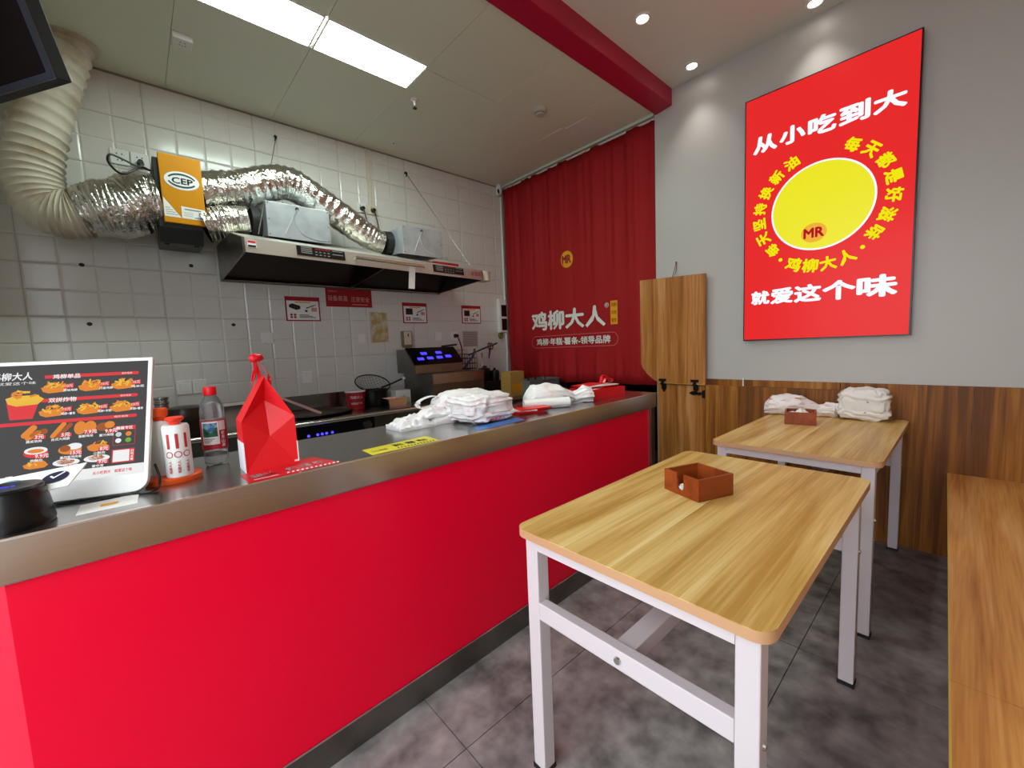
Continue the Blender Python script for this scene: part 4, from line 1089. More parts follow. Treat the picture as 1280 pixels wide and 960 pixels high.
for i in range(5):
    x = -0.15 + 0.07 * i; y = random.uniform(-0.06, 0.06)
    u_ = thing('serving_tongs', 'small steel utensil sticking out of the grey crate', 'utensil', (2.97 + x, 2.92 + y, 0.787), 'utensils in the grey crate')
    q = MB().tube([(0, 0, 0), (random.uniform(-.03, .03), random.uniform(-.02, .02), 0.145 + random.uniform(-.005, .02))], [0.004, 0.007], 8)
    q.build('shaft', steel_dark_m if i % 2 else iron_m, u_, local=True, smooth=60)
# pots and trays at the left of the worktop
t = thing('steel_canister', 'small ribbed steel canister behind the sauce bottles', 'canister', (0.095, 3.42, 0.80))
MB().lathe([(0.001, 0.0), (0.036, 0.0), (0.036, 0.185), (0.040, 0.19), (0.040, 0.20), (0.036, 0.203), (0.036, 0.215), (0.04, 0.22), (0.04, 0.23), (0.001, 0.235)], (0, 0, 0), 24).build('canister_body', steel_m, t, local=True, smooth=30)
t = thing('black_pan', 'dark rounded pan behind the sauce bottles on the worktop', 'pan', (0.20, 3.26, 0.80))
MB().lathe([(0.001, 0.0), (0.085, 0.0), (0.10, 0.03), (0.105, 0.14), (0.095, 0.165), (0.06, 0.175), (0.001, 0.178)], (0, 0, 0), 28, sx=1.05).build('pan_body', mat('dark_bronze', '#3a332c', 0.3, 0.6), t, local=True, smooth=40)
t = thing('steel_gastro_tray', 'shallow steel tray behind the water bottle', 'tray', (0.46, 3.42, 0.80))
q = MB()
q.add([(-.17, -.11, 0), (.17, -.11, 0), (.17, .11, 0), (-.17, .11, 0), (-.19, -.13, .14), (.19, -.13, .14), (.19, .13, .14), (-.19, .13, .14)], [(0, 1, 2, 3), (0, 1, 5, 4), (1, 2, 6, 5), (2, 3, 7, 6), (3, 0, 4, 7)])
tr = q.build('pan', steel_bright_m, t, local=True); s_ = tr.modifiers.new('t', 'SOLIDIFY'); s_.thickness = 0.002
q = MB()
q.box(-.20, .20, -.14, -.128, .138, .143); q.box(-.20, .20, .128, .14, .138, .143); q.box(-.20, -.188, -.14, .14, .138, .143); q.box(.188, .20, -.14, .14, .138, .143)
q.build('rim', steel_bright_m, t, local=True)

# ------------------------------------------------------------------ crumpled plastic bags
def sp(v, e): return math.copysign(abs(v) ** e, v)
def blob(size, e1, e2, amp, freq, seed, layers=0.0, nlay=9, nu=72, nv=40, twist=None):
    a, b, c = size
    mb = MB(); S = Vector((seed * 3.1, seed * 1.7, seed * 0.9))
    for j in range(nv + 1):
        ph = -pi / 2 + pi * j / nv
        for i in range(nu):
            th = 2 * pi * i / nu
            p = Vector((a * sp(cos(ph), e1) * sp(cos(th), e2), b * sp(cos(ph), e1) * sp(sin(th), e2), c * sp(sin(ph), e1)))
            w = noise.noise(p * freq + S) + 0.6 * noise.noise(p * freq * 2.3 + S) + 0.35 * noise.noise(p * freq * 5 + S)
            r = 1 - abs(noise.noise(p * freq * 1.5 - S)) * 2
            k = 1 + amp * w * 0.6 + amp * 0.5 * r * 0.5
            q = Vector((p.x * k, p.y * k, p.z * (1 + amp * w * 0.6)))
            if layers:
                lay = abs(sin((p.z / c * 0.5 + 0.5) * pi * nlay + 1.2 * noise.noise(Vector((th * 1.3, seed, 0))) * 2)) - 0.6
                side = cos(ph) ** 0.6 if cos(ph) > 0 else 0
                q.x *= 1 + layers * lay * side; q.y *= 1 + layers * lay * side
            q.z = max(q.z, -c) + c
            mb.v.append(tuple(q))
    for j in range(nv):
        for i in range(nu):
            x = j * nu + i; y = j * nu + (i + 1) % nu
            mb.f.append([x, y, y + nu, x + nu]); mb.m.append(0)
    return mb
def sheet_bag(L, Wd, th, seed, n=60, m=30):
    """a flattened folded carrier bag lying down: a lens-like crumpled slab along +x"""
    mb = MB(); S = Vector((seed, seed * 2, 0))
    for side in (1, -1):
        for j in range(m + 1):
            for i in range(n + 1):
                x = L * (i / n - 0.5); y = Wd * (j / m - 0.5)
                ed = min(1, 6 * min(i / n, 1 - i / n)) * min(1, 4 * min(j / m, 1 - j / m))
                h = th * (0.35 + 0.65 * math.sqrt(max(ed, 0))) * (1 + 0.8 * noise.noise(Vector((x * 18, y * 55, 0)) + S) + 0.45 * noise.noise(Vector((x * 45, y * 110, 0)) + S))
                y2 = y * (1 + 0.14 * noise.noise(Vector((x * 14, 5, 0)) + S))
                mb.v.append((x, y2, h if side > 0 else (0.0005 if ed > 0 else 0.0005)))
    N = (m + 1) * (n + 1)
    for s in (0, 1):
        for j in range(m):
            for i in range(n):
                a = s * N + j * (n + 1) + i
                f = [a, a + 1, a + n + 2, a + n + 1]
                mb.f.append(f if s == 0 else f[::-1]); mb.m.append(0)
    bd = [j * 0 + i for i in range(n + 1)] + [j * (n + 1) + n for j in range(1, m + 1)] + [m * (n + 1) + i for i in range(n - 1, -1, -1)] + [j * (n + 1) for j in range(m - 1, 0, -1)]
    for k in range(len(bd)):
        a, b = bd[k], bd[(k + 1) % len(bd)]
        mb.f.append([a, b, b + N, a + N]); mb.m.append(0)
    return mb
def place(mb, x, y, z, rz): 
    c, s = cos(rz), sin(rz)
    return mb.map(lambda p: (x + p.x * c - p.y * s, y + p.x * s + p.y * c, z + p.z))
def ribbon(mb, pts, w, th=0.0015):
    P = [Vector(p) for p in pts]
    for i in range(len(P) - 1):
        d = (P[i + 1] - P[i]).normalized(); sdir = d.cross(UZ)
        if sdir.length < 0.2: sdir = d.cross(UY)
        sdir = sdir.normalized() * w / 2; nn = d.cross(sdir).normalized() * th
        v = [P[i] - sdir, P[i] + sdir, P[i + 1] + sdir, P[i + 1] - sdir]
        mb.add(v + [p + nn for p in v], [(0, 1, 2, 3), (7, 6, 5, 4), (0, 4, 5, 1), (1, 5, 6, 2), (2, 6, 7, 3), (3, 7, 4, 0)])
    return mb

t = thing('carrier_bag_stack', 'thick stack of folded white carrier bags with pink print on counter', 'bag stack', (1.14, 1.50, CZ))
place(blob((0.128, 0.108, 0.062), 0.45, 0.5, 0.20, 17, 2.0, layers=0.12, nlay=6, nu=110, nv=64), 1.145, 1.485, CZ, 0.1).build('bag_layers', bag_white_m, t, smooth=50)
q = MB(); put_text(q, '鸡柳大人', (0, 0, 0), UX, UZ, 0.10, 0.012, 0.03)
a_ = radians(-8)
q.map(lambda p: (1.135 + p.x * 0.92, 1.356 + p.x * 0.10, CZ + 0.022 + p.z)).build('bag_print', red_m, t)
t = thing('carrier_bag', 'white carrier bag with open handle loop draped behind the bag stack', 'plastic bag', (1.10, 1.62, CZ))
place(blob((0.16, 0.075, 0.066), 0.7, 0.75, 0.16, 14, 4.0), 1.16, 1.645, CZ, 0.0).build('bag_body', bag_plain_m, t, smooth=50)
q = MB(); ribbon(q, smooth_path([(1.06, 1.63, CZ + 0.105), (0.98, 1.635, CZ + 0.12), (0.92, 1.64, CZ + 0.105), (0.91, 1.64, CZ + 0.085), (0.93, 1.64, CZ + 0.07), (1.02, 1.63, CZ + 0.085)], 6), 0.03, 0.003)
q.build('handle_loop', bag_plain_m, t, smooth=60)
place(sheet_bag(0.20, 0.09, 0.03, 3.3), 0.995, 1.60, CZ + 0.035, 0.12).map(lambda p: (p.x, p.y, p.z - 0.10 * max(0, 0.97 - p.x) * 0 )).build('bag_flap', bag_plain_m, t, smooth=50)
o = place(sheet_bag(0.30, 0.125, 0.038, 1.3), 0.915, 1.60, CZ, 0.05).build('carrier_bag', bag_plain_m, smooth=50)
tag(o, 'flattened white carrier bag lying left of the bag stack', 'plastic bag')
t = thing('wrapped_bag_bundle', 'white wrapped bag bundle with twisted end on the counter', 'bag bundle', (1.72, 1.52, CZ))
mb = MB(); prof_ = [(-0.175, 0.006), (-0.165, 0.035), (-0.13, 0.058), (-0.05, 0.064), (0.03, 0.056), (0.08, 0.042), (0.12, 0.032), (0.155, 0.040), (0.19, 0.050), (0.225, 0.045), (0.235, 0.01)]
def bundle(prof_, seed, amp, n=48, sub=5):
    mb = MB(); xs = []; 
    for i in range(len(prof_) - 1):
        for k in range(sub):
            t_ = k / sub; xs.append((prof_[i][0] + (prof_[i + 1][0] - prof_[i][0]) * t_, prof_[i][1] + (prof_[i + 1][1] - prof_[i][1]) * t_))
    xs.append(prof_[-1])
    zmin = max(r for _, r in xs) * 0.86
    for x, r in xs:
        for k in range(n):
            a = 2 * pi * k / n; d = Vector((0, cos(a), sin(a)))
            w = 1 + amp * (noise.noise(Vector((x * 12, a * 2.2 * 0 + 3 * cos(a), 3 * sin(a))) + Vector((seed, 0, 0))) + 0.6 * noise.noise(Vector((x * 30, 7 * cos(a), 7 * sin(a))) + Vector((seed, 1, 0))))
            p = d * r * w
            mb.v.append((x, p.y * 1.15, max(p.z, -r * 0.86) + r * 0.86))
    m_ = len(xs)
    for i in range(m_ - 1):
        for k in range(n):
            a = i * n + k; b = i * n + (k + 1) % n
            mb.f.append([a, b, b + n, a + n]); mb.m.append(0)
    return mb
place(bundle(prof_, 2.0, 0.24), 1.685, 1.53, CZ, -0.42).build('bundle_film', bag_plain_m, t, smooth=50)
o = place(bundle([(-0.125, 0.004), (-0.122, 0.026), (0.0, 0.028), (0.122, 0.028), (0.125, 0.004)], 4.0, 0.08), 1.565, 1.47, CZ, -0.55).build('bag_roll', bag_plain_m, smooth=50)
tag(o, 'tight roll of white bags lying before the wrapped bundle', 'bag roll')
t = thing('red_paper_sleeves', 'flat red and white paper sleeves beside the bag stack', 'paper sleeves', (1.40, 1.45, CZ))
for k, (x, y, rz, mm) in enumerate(((1.40, 1.46, -0.35, red_m), (1.42, 1.45, -0.15, red_m), (1.37, 1.475, -0.6, paper_m), (1.43, 1.435, -0.3, red_m))):
    q = MB().box(-0.085, 0.085, -0.04, 0.04, 0.0, 0.006)
    place(q, x, y, CZ + 0.0065 * k, rz).build('sleeve', mm, t)
t = thing('red_open_box', 'open red box of ribbons and paper at the counter end', 'box', (2.06, 1.51, CZ))
q = MB(); a, b, c = 0.14, 0.095, 0.06
q.box(-a, a, -b, b, 0, 0.003)
for x0, x1, y0, y1 in ((-a, a, -b, -b + .003), (-a, a, b - .003, b), (-a, -a + .003, -b, b), (a - .003, a, -b, b)): q.box(x0, x1, y0, y1, 0.003, c)
q.map(lambda p: (2.06 + p.x * cos(-0.15) - p.y * sin(-0.15), 1.51 + p.x * sin(-0.15) + p.y * cos(-0.15), CZ + p.z)).build('box_body', red_m, t)
random.seed(11)
for i in range(5):
    o = place(MB().box(-0.11, 0.11, -0.05, 0.05, 0, 0.004), 2.04 + random.uniform(-.04, .04), 1.52 + random.uniform(-.03, .03), CZ + 0.055 + 0.0055 * i, random.uniform(-0.5, 0.4)).build('folded_carton', red_m if i % 3 else paper_m)
    tag(o, 'flat folded carton lying in the open red box', 'carton', 'cartons in the open red box')
for i in range(3):
    q = MB(); x, y = 2.08 + 0.03 * i, 1.50 + 0.02 * i
    ribbon(q, smooth_path([(x, y, CZ + 0.086), (x + .02, y, CZ + 0.125), (x + .05, y - .01, CZ + 0.118), (x + .07, y - .02, CZ + 0.086), (x + .05, y - .05, CZ + 0.100), (x + .02, y - .03, CZ + 0.115), (x - .01, y - .03, CZ + 0.087)], 5), 0.018)
    tag(q.build('ribbon_loop', red_inside_m), 'curled red ribbon on top of the open red box', 'ribbon', 'ribbons on the red box')
o = MB().prism([(0.985, cy(1) + 0.03), (1.26, cy(1) + 0.045), (1.27, cy(1) + 0.115), (1.01, cy(1) + 0.10)], 'Z', CZ, CZ + 0.0012).build('blue_film', blue_m)
tag(o, 'blue plastic film lying under the bag stack', 'plastic film')

# far dining table: bags
TZ = 0.75
t = thing('wrapped_bag_bundle', 'wrapped bag bundle with red print and tied neck on far table', 'bag bundle', (3.05, 0.74, TZ))
place(bundle([(-0.15, 0.006), (-0.145, 0.04), (-0.11, 0.063), (-0.03, 0.070), (0.05, 0.066), (0.10, 0.050), (0.14, 0.038), (0.18, 0.042), (0.22, 0.040), (0.235, 0.008)], 6.0, 0.14), 3.075, 0.745, TZ, -pi / 2 + 0.12).build('bundle_film', bag_print_m, t, smooth=50)
q = MB().disc((0, 0, 0), UX, UY, 0.022, 0.012, 14)
q.map(lambda p: (3.035 + p.y, 0.70 - p.x, TZ + 0.113 + 0.2 * p.y)).build('orange_logo', orange_m, t)
t = thing('carrier_bag_stack', 'tall stack of folded white bags on far table by the wall', 'bag stack', (3.09, 0.395, TZ))
place(blob((0.072, 0.112, 0.090), 0.5, 0.5, 0.22, 14, 8.0, layers=0.11, nlay=6, nu=110, nv=64), 3.095, 0.395, TZ, 0.1).build('bag_layers', bag_spot_m, t, smooth=50)
place(bundle([(-0.05, 0.004), (-0.045, 0.03), (0.0, 0.028), (0.05, 0.03), (0.055, 0.005)], 9.0, 0.3), 3.11, 0.525, TZ + 0.03, 1.3).build('gathered_end', bag_plain_m, t, smooth=50)


# tissue boxes
def tissue_box(loc, rz, lab, spread):
    t = thing('tissue_box', lab, 'tissue box', loc, 'wooden tissue boxes', rz)
    W, D, H, T = 0.148, 0.148, 0.071, 0.008
    MB().box(0, W, 0, D, 0, 0.006).build('bottom', red_brown_wood, t, local=True)
    MB().box(0, W, D - T, D, 0.006, H).build('wall', red_brown_wood, t, local=True)
    MB().box(W - T, W, T, D - T, 0.006, H).build('wall', red_brown_wood, t, local=True)
    MB().box(0, W, 0, T, 0.006, H).build('wall', red_brown_wood, t, local=True)
    # notched wall at x = 0, between y = T and D - T
    na, nb = 0.062, 0.092
    pts = [(T, 0.006), (D - T, 0.006), (D - T, H), (nb, H), (nb, 0.030)] + [((na + nb) / 2 + 0.015 * cos(a), 0.030 + 0.015 * sin(a)) for a in [-pi * k / 6 for k in range(1, 6)]] + [(na, 0.030), (na, H), (T, H)]
    MB().prism(pts, 'X', 0.0, T).build('notched_wall', red_brown_wood, t, local=True)
    return t
def tissue(x, y, z, seed, s, lab):
    mb = MB(); n = 12
    for j in range(n + 1):
        for i in range(n + 1):
            u_, v_ = i / n - .5, j / n - .5
            h = s * 0.35 * (0.5 + noise.noise(Vector((u_ * 3, v_ * 3, seed)))) + s * 0.35 * max(0, 1 - 3 * math.hypot(u_, v_)) + 0.01 * noise.noise(Vector((u_ * 9, v_ * 9, seed)))
            mb.v.append((x + u_ * s, y + v_ * s, z + max(h, 0.0)))
    for j in range(n):
        for i in range(n):
            a = j * (n + 1) + i; mb.f.append([a, a + 1, a + n + 2, a + n + 1]); mb.m.append(0)
    o = mb.build('tissue', tissue_m, smooth=60)
    sd_ = o.modifiers.new('ply', 'SOLIDIFY'); sd_.thickness = 0.0012
    return tag(o, lab, 'tissue')
tissue_box((1.253, 0.545, 0.75), radians(-20.4), 'open red-brown wooden tissue box on the near table', 0)
tissue_box((2.859, 0.7225, 0.75), radians(192), 'open red-brown wooden tissue box on the far table before the bags', 1)
tissue(1.3166, 0.6013, 0.757, 2.0, 0.052, 'white tissue left in the near tissue box')
tissue(2.80, 0.635, 0.785, 5.0, 0.095, 'white tissue poking out of the far tissue box')

# ================================================================== THINGS ON THE COUNTER
# red gable bag
gb = thing('gift_bag', 'bright red gable paper bag with knotted ribbon handle on counter', 'paper bag', (0.272, 1.42, CZ))
x0, x1, y0, y1 = 0.203, 0.342, 1.367, 1.455
zs, za = CZ + 0.148, CZ + 0.272
xm, ym = (x0 + x1) / 2, (y0 + y1) / 2
B = [(x0, y0, CZ), (x1, y0, CZ), (x1, y1, CZ), (x0, y1, CZ)]
T_ = [(x0 + .0, y0, zs), (x1 - .002, y0, zs), (x1 - .002, y1, zs), (x0, y1, zs)]
R0, R1 = (xm, ym - 0.034, za), (xm, ym + 0.034, za)
V0, V1 = (xm, y0 + 0.012, CZ + 0.095), (xm, y1 - 0.012, CZ + 0.095)   # gusset crease points
G0, G1 = (xm, ym - 0.004, CZ + 0.20), (xm, ym + 0.004, CZ + 0.20)
q = MB()
vv = B + T_ + [R0, R1, V0, V1, G0, G1]
#     0-3 base, 4-7 shoulder, 8,9 ridge ends, 10,11 crease, 12,13 gusset fold
q.add(vv, [(3, 2, 1, 0), (0, 3, 7, 4), (1, 5, 6, 2), (4, 7, 9, 8), (5, 8, 9, 6),
           (0, 1, 10), (0, 10, 4), (1, 5, 10), (4, 10, 12), (5, 12, 10), (4, 12, 8), (5, 8, 12),
           (2, 3, 11), (3, 7, 11), (2, 11, 6), (7, 13, 11), (6, 11, 13), (7, 9, 13), (6, 13, 9)])
q.build('bag_shell', red_m, gb)
MB().box(x0 - 0.0012, x0 + 0.0008, y0 - 0.001, y1, CZ + 0.001, CZ + 0.088).build('white_side_print', print_white_m, gb)
MB().prism([(x1 - 0.002, CZ + 0.07), (x1 - 0.002, CZ + 0.013), (x1 - 0.012, CZ + 0.013), (x1 - 0.012, CZ + 0.008), (x1 + 0.001, CZ + 0.008), (x1 + 0.001, CZ + 0.07)], 'Y', y0 - 0.0012, y0 + 0.0008).build('white_edge_print', print_white_m, gb)
q = MB()
kx, ky, kz = xm - 0.010, ym, za + 0.048
for s in (-1, 1):
    ribbon(q, smooth_path([(xm - 0.006 + s * 0.022, ym - 0.012 * s, za - 0.028), (xm + s * 0.016, ym - 0.006 * s, za + 0.005), (kx + s * 0.004, ky, kz)], 5), 0.010)
    ribbon(q, smooth_path([(xm - 0.012 + s * 0.012, ym + 0.012, za - 0.015), (xm - 0.012 + s * 0.006, ym + 0.006, za + 0.02), (kx - s * 0.003, ky + 0.003, kz)], 5), 0.010)
q.build('ribbon_handle', red_inside_m, gb, smooth=50)
blob((0.018, 0.014, 0.013), 1, 1, 0.25, 60, 3.0, nu=24, nv=14).map(lambda p: (kx + p.x, ky + p.y, kz - 0.006 + p.z)).build('ribbon_knot', red_inside_m, gb, smooth=60)
# chopsticks lying across griddle
o = MB().tube([(0.68, 3.40, 1.0), (0.985, 3.22, 0.76 + 0.06)], [0.008, 0.012], 8).build('spatula_handle', mat('pale_pink_wood', '#d8aaa0', 0.5), smooth=50)
o.name = 'long_chopsticks'
tag(o, 'long pale wooden chopsticks leaning over the griddle', 'chopsticks')

# water bottle
BX, BY = 0.160, 1.575
wb = thing('water_bottle', 'clear plastic water bottle with red cap and red label', 'bottle', (BX, BY, CZ))
MB().lathe([(0.001, 0.0), (0.026, 0.0), (0.0305, 0.006), (0.0315, 0.02), (0.0305, 0.045), (0.0325, 0.052), (0.033, 0.135), (0.032, 0.15), (0.0325, 0.165), (0.029, 0.19), (0.021, 0.208), (0.0145, 0.218), (0.0135, 0.228), (0.0135, 0.232), (0.001, 0.232)], (0, 0, 0), 36).build('bottle_body', water_m, wb, local=True, smooth=50)
MB().lathe([(0.0165, 0.218), (0.0172, 0.22), (0.0172, 0.241), (0.0155, 0.244), (0.001, 0.2445)], (0, 0, 0), 28).build('cap', red_m, wb, local=True, smooth=35)
lbl = MB().lathe([(0.0336, 0.052), (0.0338, 0.054), (0.0338, 0.140), (0.0336, 0.142)], (0, 0, 0), 40).build('label', mat('red_label', '#b5142a', 0.35), wb, local=True, smooth=50)
ca = math.atan2(-BY, -BX)
def curved(mb, r): return mb.map(lambda p: (r * cos(ca + p.x / r), r * sin(ca + p.x / r), p.z))
def strip_grid(mb, a, b, z0, z1, m=0, n=10, fz=None):
    v = []
    for i in range(n + 1):
        x = a + (b - a) * i / n
        v += [(x, 0, z0), (x, 0, z1 if fz is None else fz(i / n))]
    mb.add(v, [(2 * i, 2 * i + 2, 2 * i + 3, 2 * i + 1) for i in range(n)], m); return mb
curved(strip_grid(MB(), -0.034, 0.013, 0.068, 0.139), 0.0342).build('label_white', print_white_m, lbl, local=True)
curved(strip_grid(MB(), 0.014, 0.034, 0.110, 0.139), 0.0342).build('label_white', mat('pale_label', '#e9d5d8', 0.4), lbl, local=True)
curved(strip_grid(MB(), -0.031, 0.009, 0.092, 0.134), 0.0345).build('label_lake', mat('label_blue', '#2d6f9e', 0.4, noise_col=('#9fc4dc', (60, 60, 60), 0.45, 0.65)), lbl, local=True)
curved(strip_grid(MB(), -0.031, 0.009, 0.092, 0.12, fz=lambda u_: 0.112 + 0.008 * sin(u_ * 7 + 1)), 0.0348).build('label_hills', mat('label_green', '#1f6b43', 0.4, noise_col=('#123f3c', (80, 80, 80), 0.4, 0.6)), lbl, local=True)
q = MB()
for i, ch in enumerate('农夫山泉'): put_text(q, ch, (0.0235, 0, 0.101 - 0.0125 * i), UX, UZ, 0.011, 0.011, 0.03)
curved(q, 0.0345).build('label_lettering', print_white_m, lbl, local=True)
q = MB()
for i in range(3): strip_grid(q, -0.030, -0.012 + 0.006 * i, 0.074 + 0.005 * i, 0.0765 + 0.005 * i, n=4)
curved(q, 0.0345).build('label_small_print', print_grey_m, lbl, local=True)

# sauce/seasoning bottles on orange oval base
ob_ = thing('orange_coaster', 'orange oval plastic base under the two white bottles', 'coaster', (0.050, 1.462, CZ))
MB().lathe([(0.001, 0.0), (0.060, 0.0), (0.062, 0.004), (0.062, 0.014), (0.058, 0.017), (0.001, 0.017)], (0, 0, 0), 40, sx=1.02, sy=0.85).build('base_disc', orange_plastic_m, ob_, local=True, smooth=35)
def shaker(x, y, h, r, lab, front):
    t = thing('paper_cup_dispenser', lab, 'bottle', (x, y, CZ + 0.017), 'white bottles with orange caps')
    b_ = MB().lathe([(0.001, 0.0), (r * 0.98, 0.0), (r, 0.004), (r, h - 0.006), (r * 0.9, h), (0.001, h)], (0, 0, 0), 32).build('bottle_body', white_m, t, local=True, smooth=35)
    MB().lathe([(0.012, h), (0.014, h + 0.008), (0.020, h + 0.012), (0.021, h + (0.018 if front else 0.03)), (0.018, h + (0.021 if front else 0.034)), (0.001, h + (0.021 if front else 0.034))], (0, 0, 0), 24).build('cap', mat('orange_red_cap', '#e8391c', 0.35) if front else orange_plastic_m, t, local=True, smooth=35)
    if front:
        ca2 = math.atan2(-y, -x)
        def cw(mb, rr): return mb.map(lambda p: (rr * cos(ca2 + p.x / rr), rr * sin(ca2 + p.x / rr), p.z))
        q = MB()
        for k in (-1, 0, 1):
            xo = k * 0.020
            strip_grid(q, xo - 0.0035, xo + 0.0035, h - 0.062, h - 0.022, n=2)
            put_text(q, '鸡柳大人', (xo, 0, 0.028), UZ, -UX, 0.034, 0.008, 0.03)
            v = []
            n_ = 18
            for r_ in (0.0088, 0.0066):
                v += [(xo + r_ * cos(2 * pi * j / n_), 0, 0.062 + r_ * sin(2 * pi * j / n_)) for j in range(n_)]
            q.add(v, [(j, (j + 1) % n_, n_ + (j + 1) % n_, n_ + j) for j in range(n_)])
        cw(q, r + 0.0007).build('red_print', mat('print_red', '#b5302f', 0.5), b_, local=True)
    return t
shaker(0.062, 1.440, 0.140, 0.030, 'white printed bottle with flat orange cap, in front on the orange base', True)
shaker(0.032, 1.492, 0.150, 0.028, 'plain white bottle with tall orange cap, behind on the orange base', False)

# counter stickers
def sticker(pts, m, lab, name):
    o = MB().prism(pts, 'Z', CZ, CZ + 0.0008).build(name, m)
    return tag(o, lab, 'sticker', 'counter stickers')
def on_counter(px, y, z=0.0014): return Vector((px, y, CZ + z))
s1 = sticker([(0.190, cy(.19) + 0.014), (0.432, cy(.43) + 0.014), (0.392, cy(.39) + 0.165), (0.187, cy(.19) + 0.116)], red_sticker_m, 'red printed sticker at the counter edge under the gift bag', 'red_sticker')
q = MB()
put_text(q, '鸡柳大人', on_counter(0.232, 1.313), UX, UY, 0.06, 0.04, 0.03)
put_text(q, '请勿', on_counter(0.305, 1.318), UX, UY, 0.03, 0.035, 0.03); put_text(q, '依靠', on_counter(0.345, 1.322), UX, UY, 0.03, 0.035, 0.03); put_text(q, '吧台', on_counter(0.385, 1.326), UX, UY, 0.03, 0.035, 0.03)
q.build('sticker_lettering', print_white_m, s1)
q = MB()
for k in range(12): q.quad(*[on_counter(0.285 + 0.0125 * k + a, 1.272 + b, 0.0014) for a, b in ((0, 0), (0.006, 0), (0.009, 0.014), (0.003, 0.014))])
q.quad(*[on_counter(a, b, 0.0014) for a, b in ((0.205, 1.272), (0.265, 1.274), (0.265, 1.279), (0.205, 1.277))])
q.build('white_stripes', print_white_m, s1)['kind'] = 'stuff'
s2 = sticker([(0.534, cy(.53) + 0.014), (0.79, cy(.79) + 0.014), (0.794, cy(.79) + 0.118), (0.537, cy(.53) + 0.108)], yellow_sticker_m, 'yellow warning sticker with black print at the counter edge', 'yellow_sticker')
q = MB()
put_text(q, '小心玻璃', on_counter(0.575, 1.313), UX, UY, 0.055, 0.022, 0.02)
q.build('small_lettering', print_black_m, s2)
q = MB()
for x, s in ((0.652, '请勿'), (0.70, '倚靠'), (0.748, '吧台')): put_text(q, s, on_counter(x, 1.335), UX, UY, 0.034, 0.036, 0.04)
q.build('sticker_lettering', print_black_m, s2)
q = MB()
for k in range(12): q.quad(*[on_counter(0.63 + 0.0125 * k + a, 1.285 + b, 0.0014) for a, b in ((0, 0), (0.006, 0), (0.009, 0.016), (0.003, 0.016))])
q.build('hazard_stripes', print_black_m, s2)['kind'] = 'stuff'
s3 = sticker([(-0.129, 1.300), (-0.028, 1.296), (-0.025, 1.388), (-0.127, 1.385)], paper_m, 'small white payment code sticker before the menu screen', 'white_sticker')
q = MB(); q.quad(*[on_counter(a, b, 0.0014) for a, b in ((-0.092, 1.33), (-0.062, 1.33), (-0.062, 1.35), (-0.092, 1.35))]); q.build('sticker_print', curtain_yellow_m, s3)

# black payment speaker
pp = thing('payment_speaker', 'round black payment speaker at the left counter corner', 'speaker', (-0.222, 1.325, CZ))
MB().lathe([(0.001, 0.0), (0.062, 0.0), (0.064, 0.006), (0.056, 0.070), (0.052, 0.078)], (0, 0, 0), 40).build('speaker_body', mat('speaker_black', '#070708', 0.28), pp, local=True, smooth=40)
top_ = MB().lathe([(0.052, 0.074), (0.0535, 0.080), (0.050, 0.084), (0.045, 0.0835), (0.001, 0.082)], (0, 0, 0), 40).build('speaker_top', black_m, pp, local=True, smooth=40)
q = MB(); q.quad((-0.008, -0.004, 0.0842), (0.004, -0.004, 0.0842), (0.004, 0.0, 0.0842), (-0.008, 0.0, 0.0842)); q.quad((0.006, -0.004, 0.0842), (0.012, -0.004, 0.0842), (0.012, 0.0, 0.0842), (0.006, 0.0, 0.0842))
q.build('blue_indicator', led_blue_m, top_, local=True)
t = thing('payment_code_card', 'tilted white payment card with round logos behind the black speaker', 'card', (-0.20, 1.37, CZ))
c0 = Vector((-0.195, 1.372, 1.014)); cu_ = Vector((0.99, -0.10, 0.08)).normalized(); cv_ = Vector((0.15, 0.75, 0.35)).normalized(); cn_ = cu_.cross(cv_).normalized()
def CP(a, b, d=0): return c0 + cu_ * a + cv_ * b + cn_ * d
q = MB(); pts = [CP(-0.12, -0.055), CP(0.07, -0.055), CP(0.085, 0.022), CP(-0.12, 0.022)]
q.add(pts + [p - cn_ * 0.003 for p in pts], [(0, 1, 2, 3), (7, 6, 5, 4), (0, 4, 5, 1), (1, 5, 6, 2), (2, 6, 7, 3), (3, 7, 4, 0)])
cdp = q.build('card_plate', paper_m, t)
MB().disc(CP(0.042, -0.014, 0.001), cu_, cv_, 0.021, 0.020).build('navy_logo', mat('navy_print', '#26283f', 0.4), cdp)
q = MB(); q.poly([CP(0.032, -0.010, 0.002), CP(0.040, -0.020, 0.002), CP(0.056, -0.002, 0.002), CP(0.053, 0.0, 0.002), CP(0.040, -0.014, 0.002), CP(0.034, -0.007, 0.002)]); q.build('tick_mark', print_white_m, cdp)
MB().disc(CP(-0.03, -0.012, 0.001), cu_, cv_, 0.022, 0.020).build('blue_logo', mat('pale_blue_print', '#7fa3b5', 0.4), cdp)
MB().box(-0.235, -0.225, 1.40, 1.41, CZ, 1.02).build('stand_post', white_m, t)

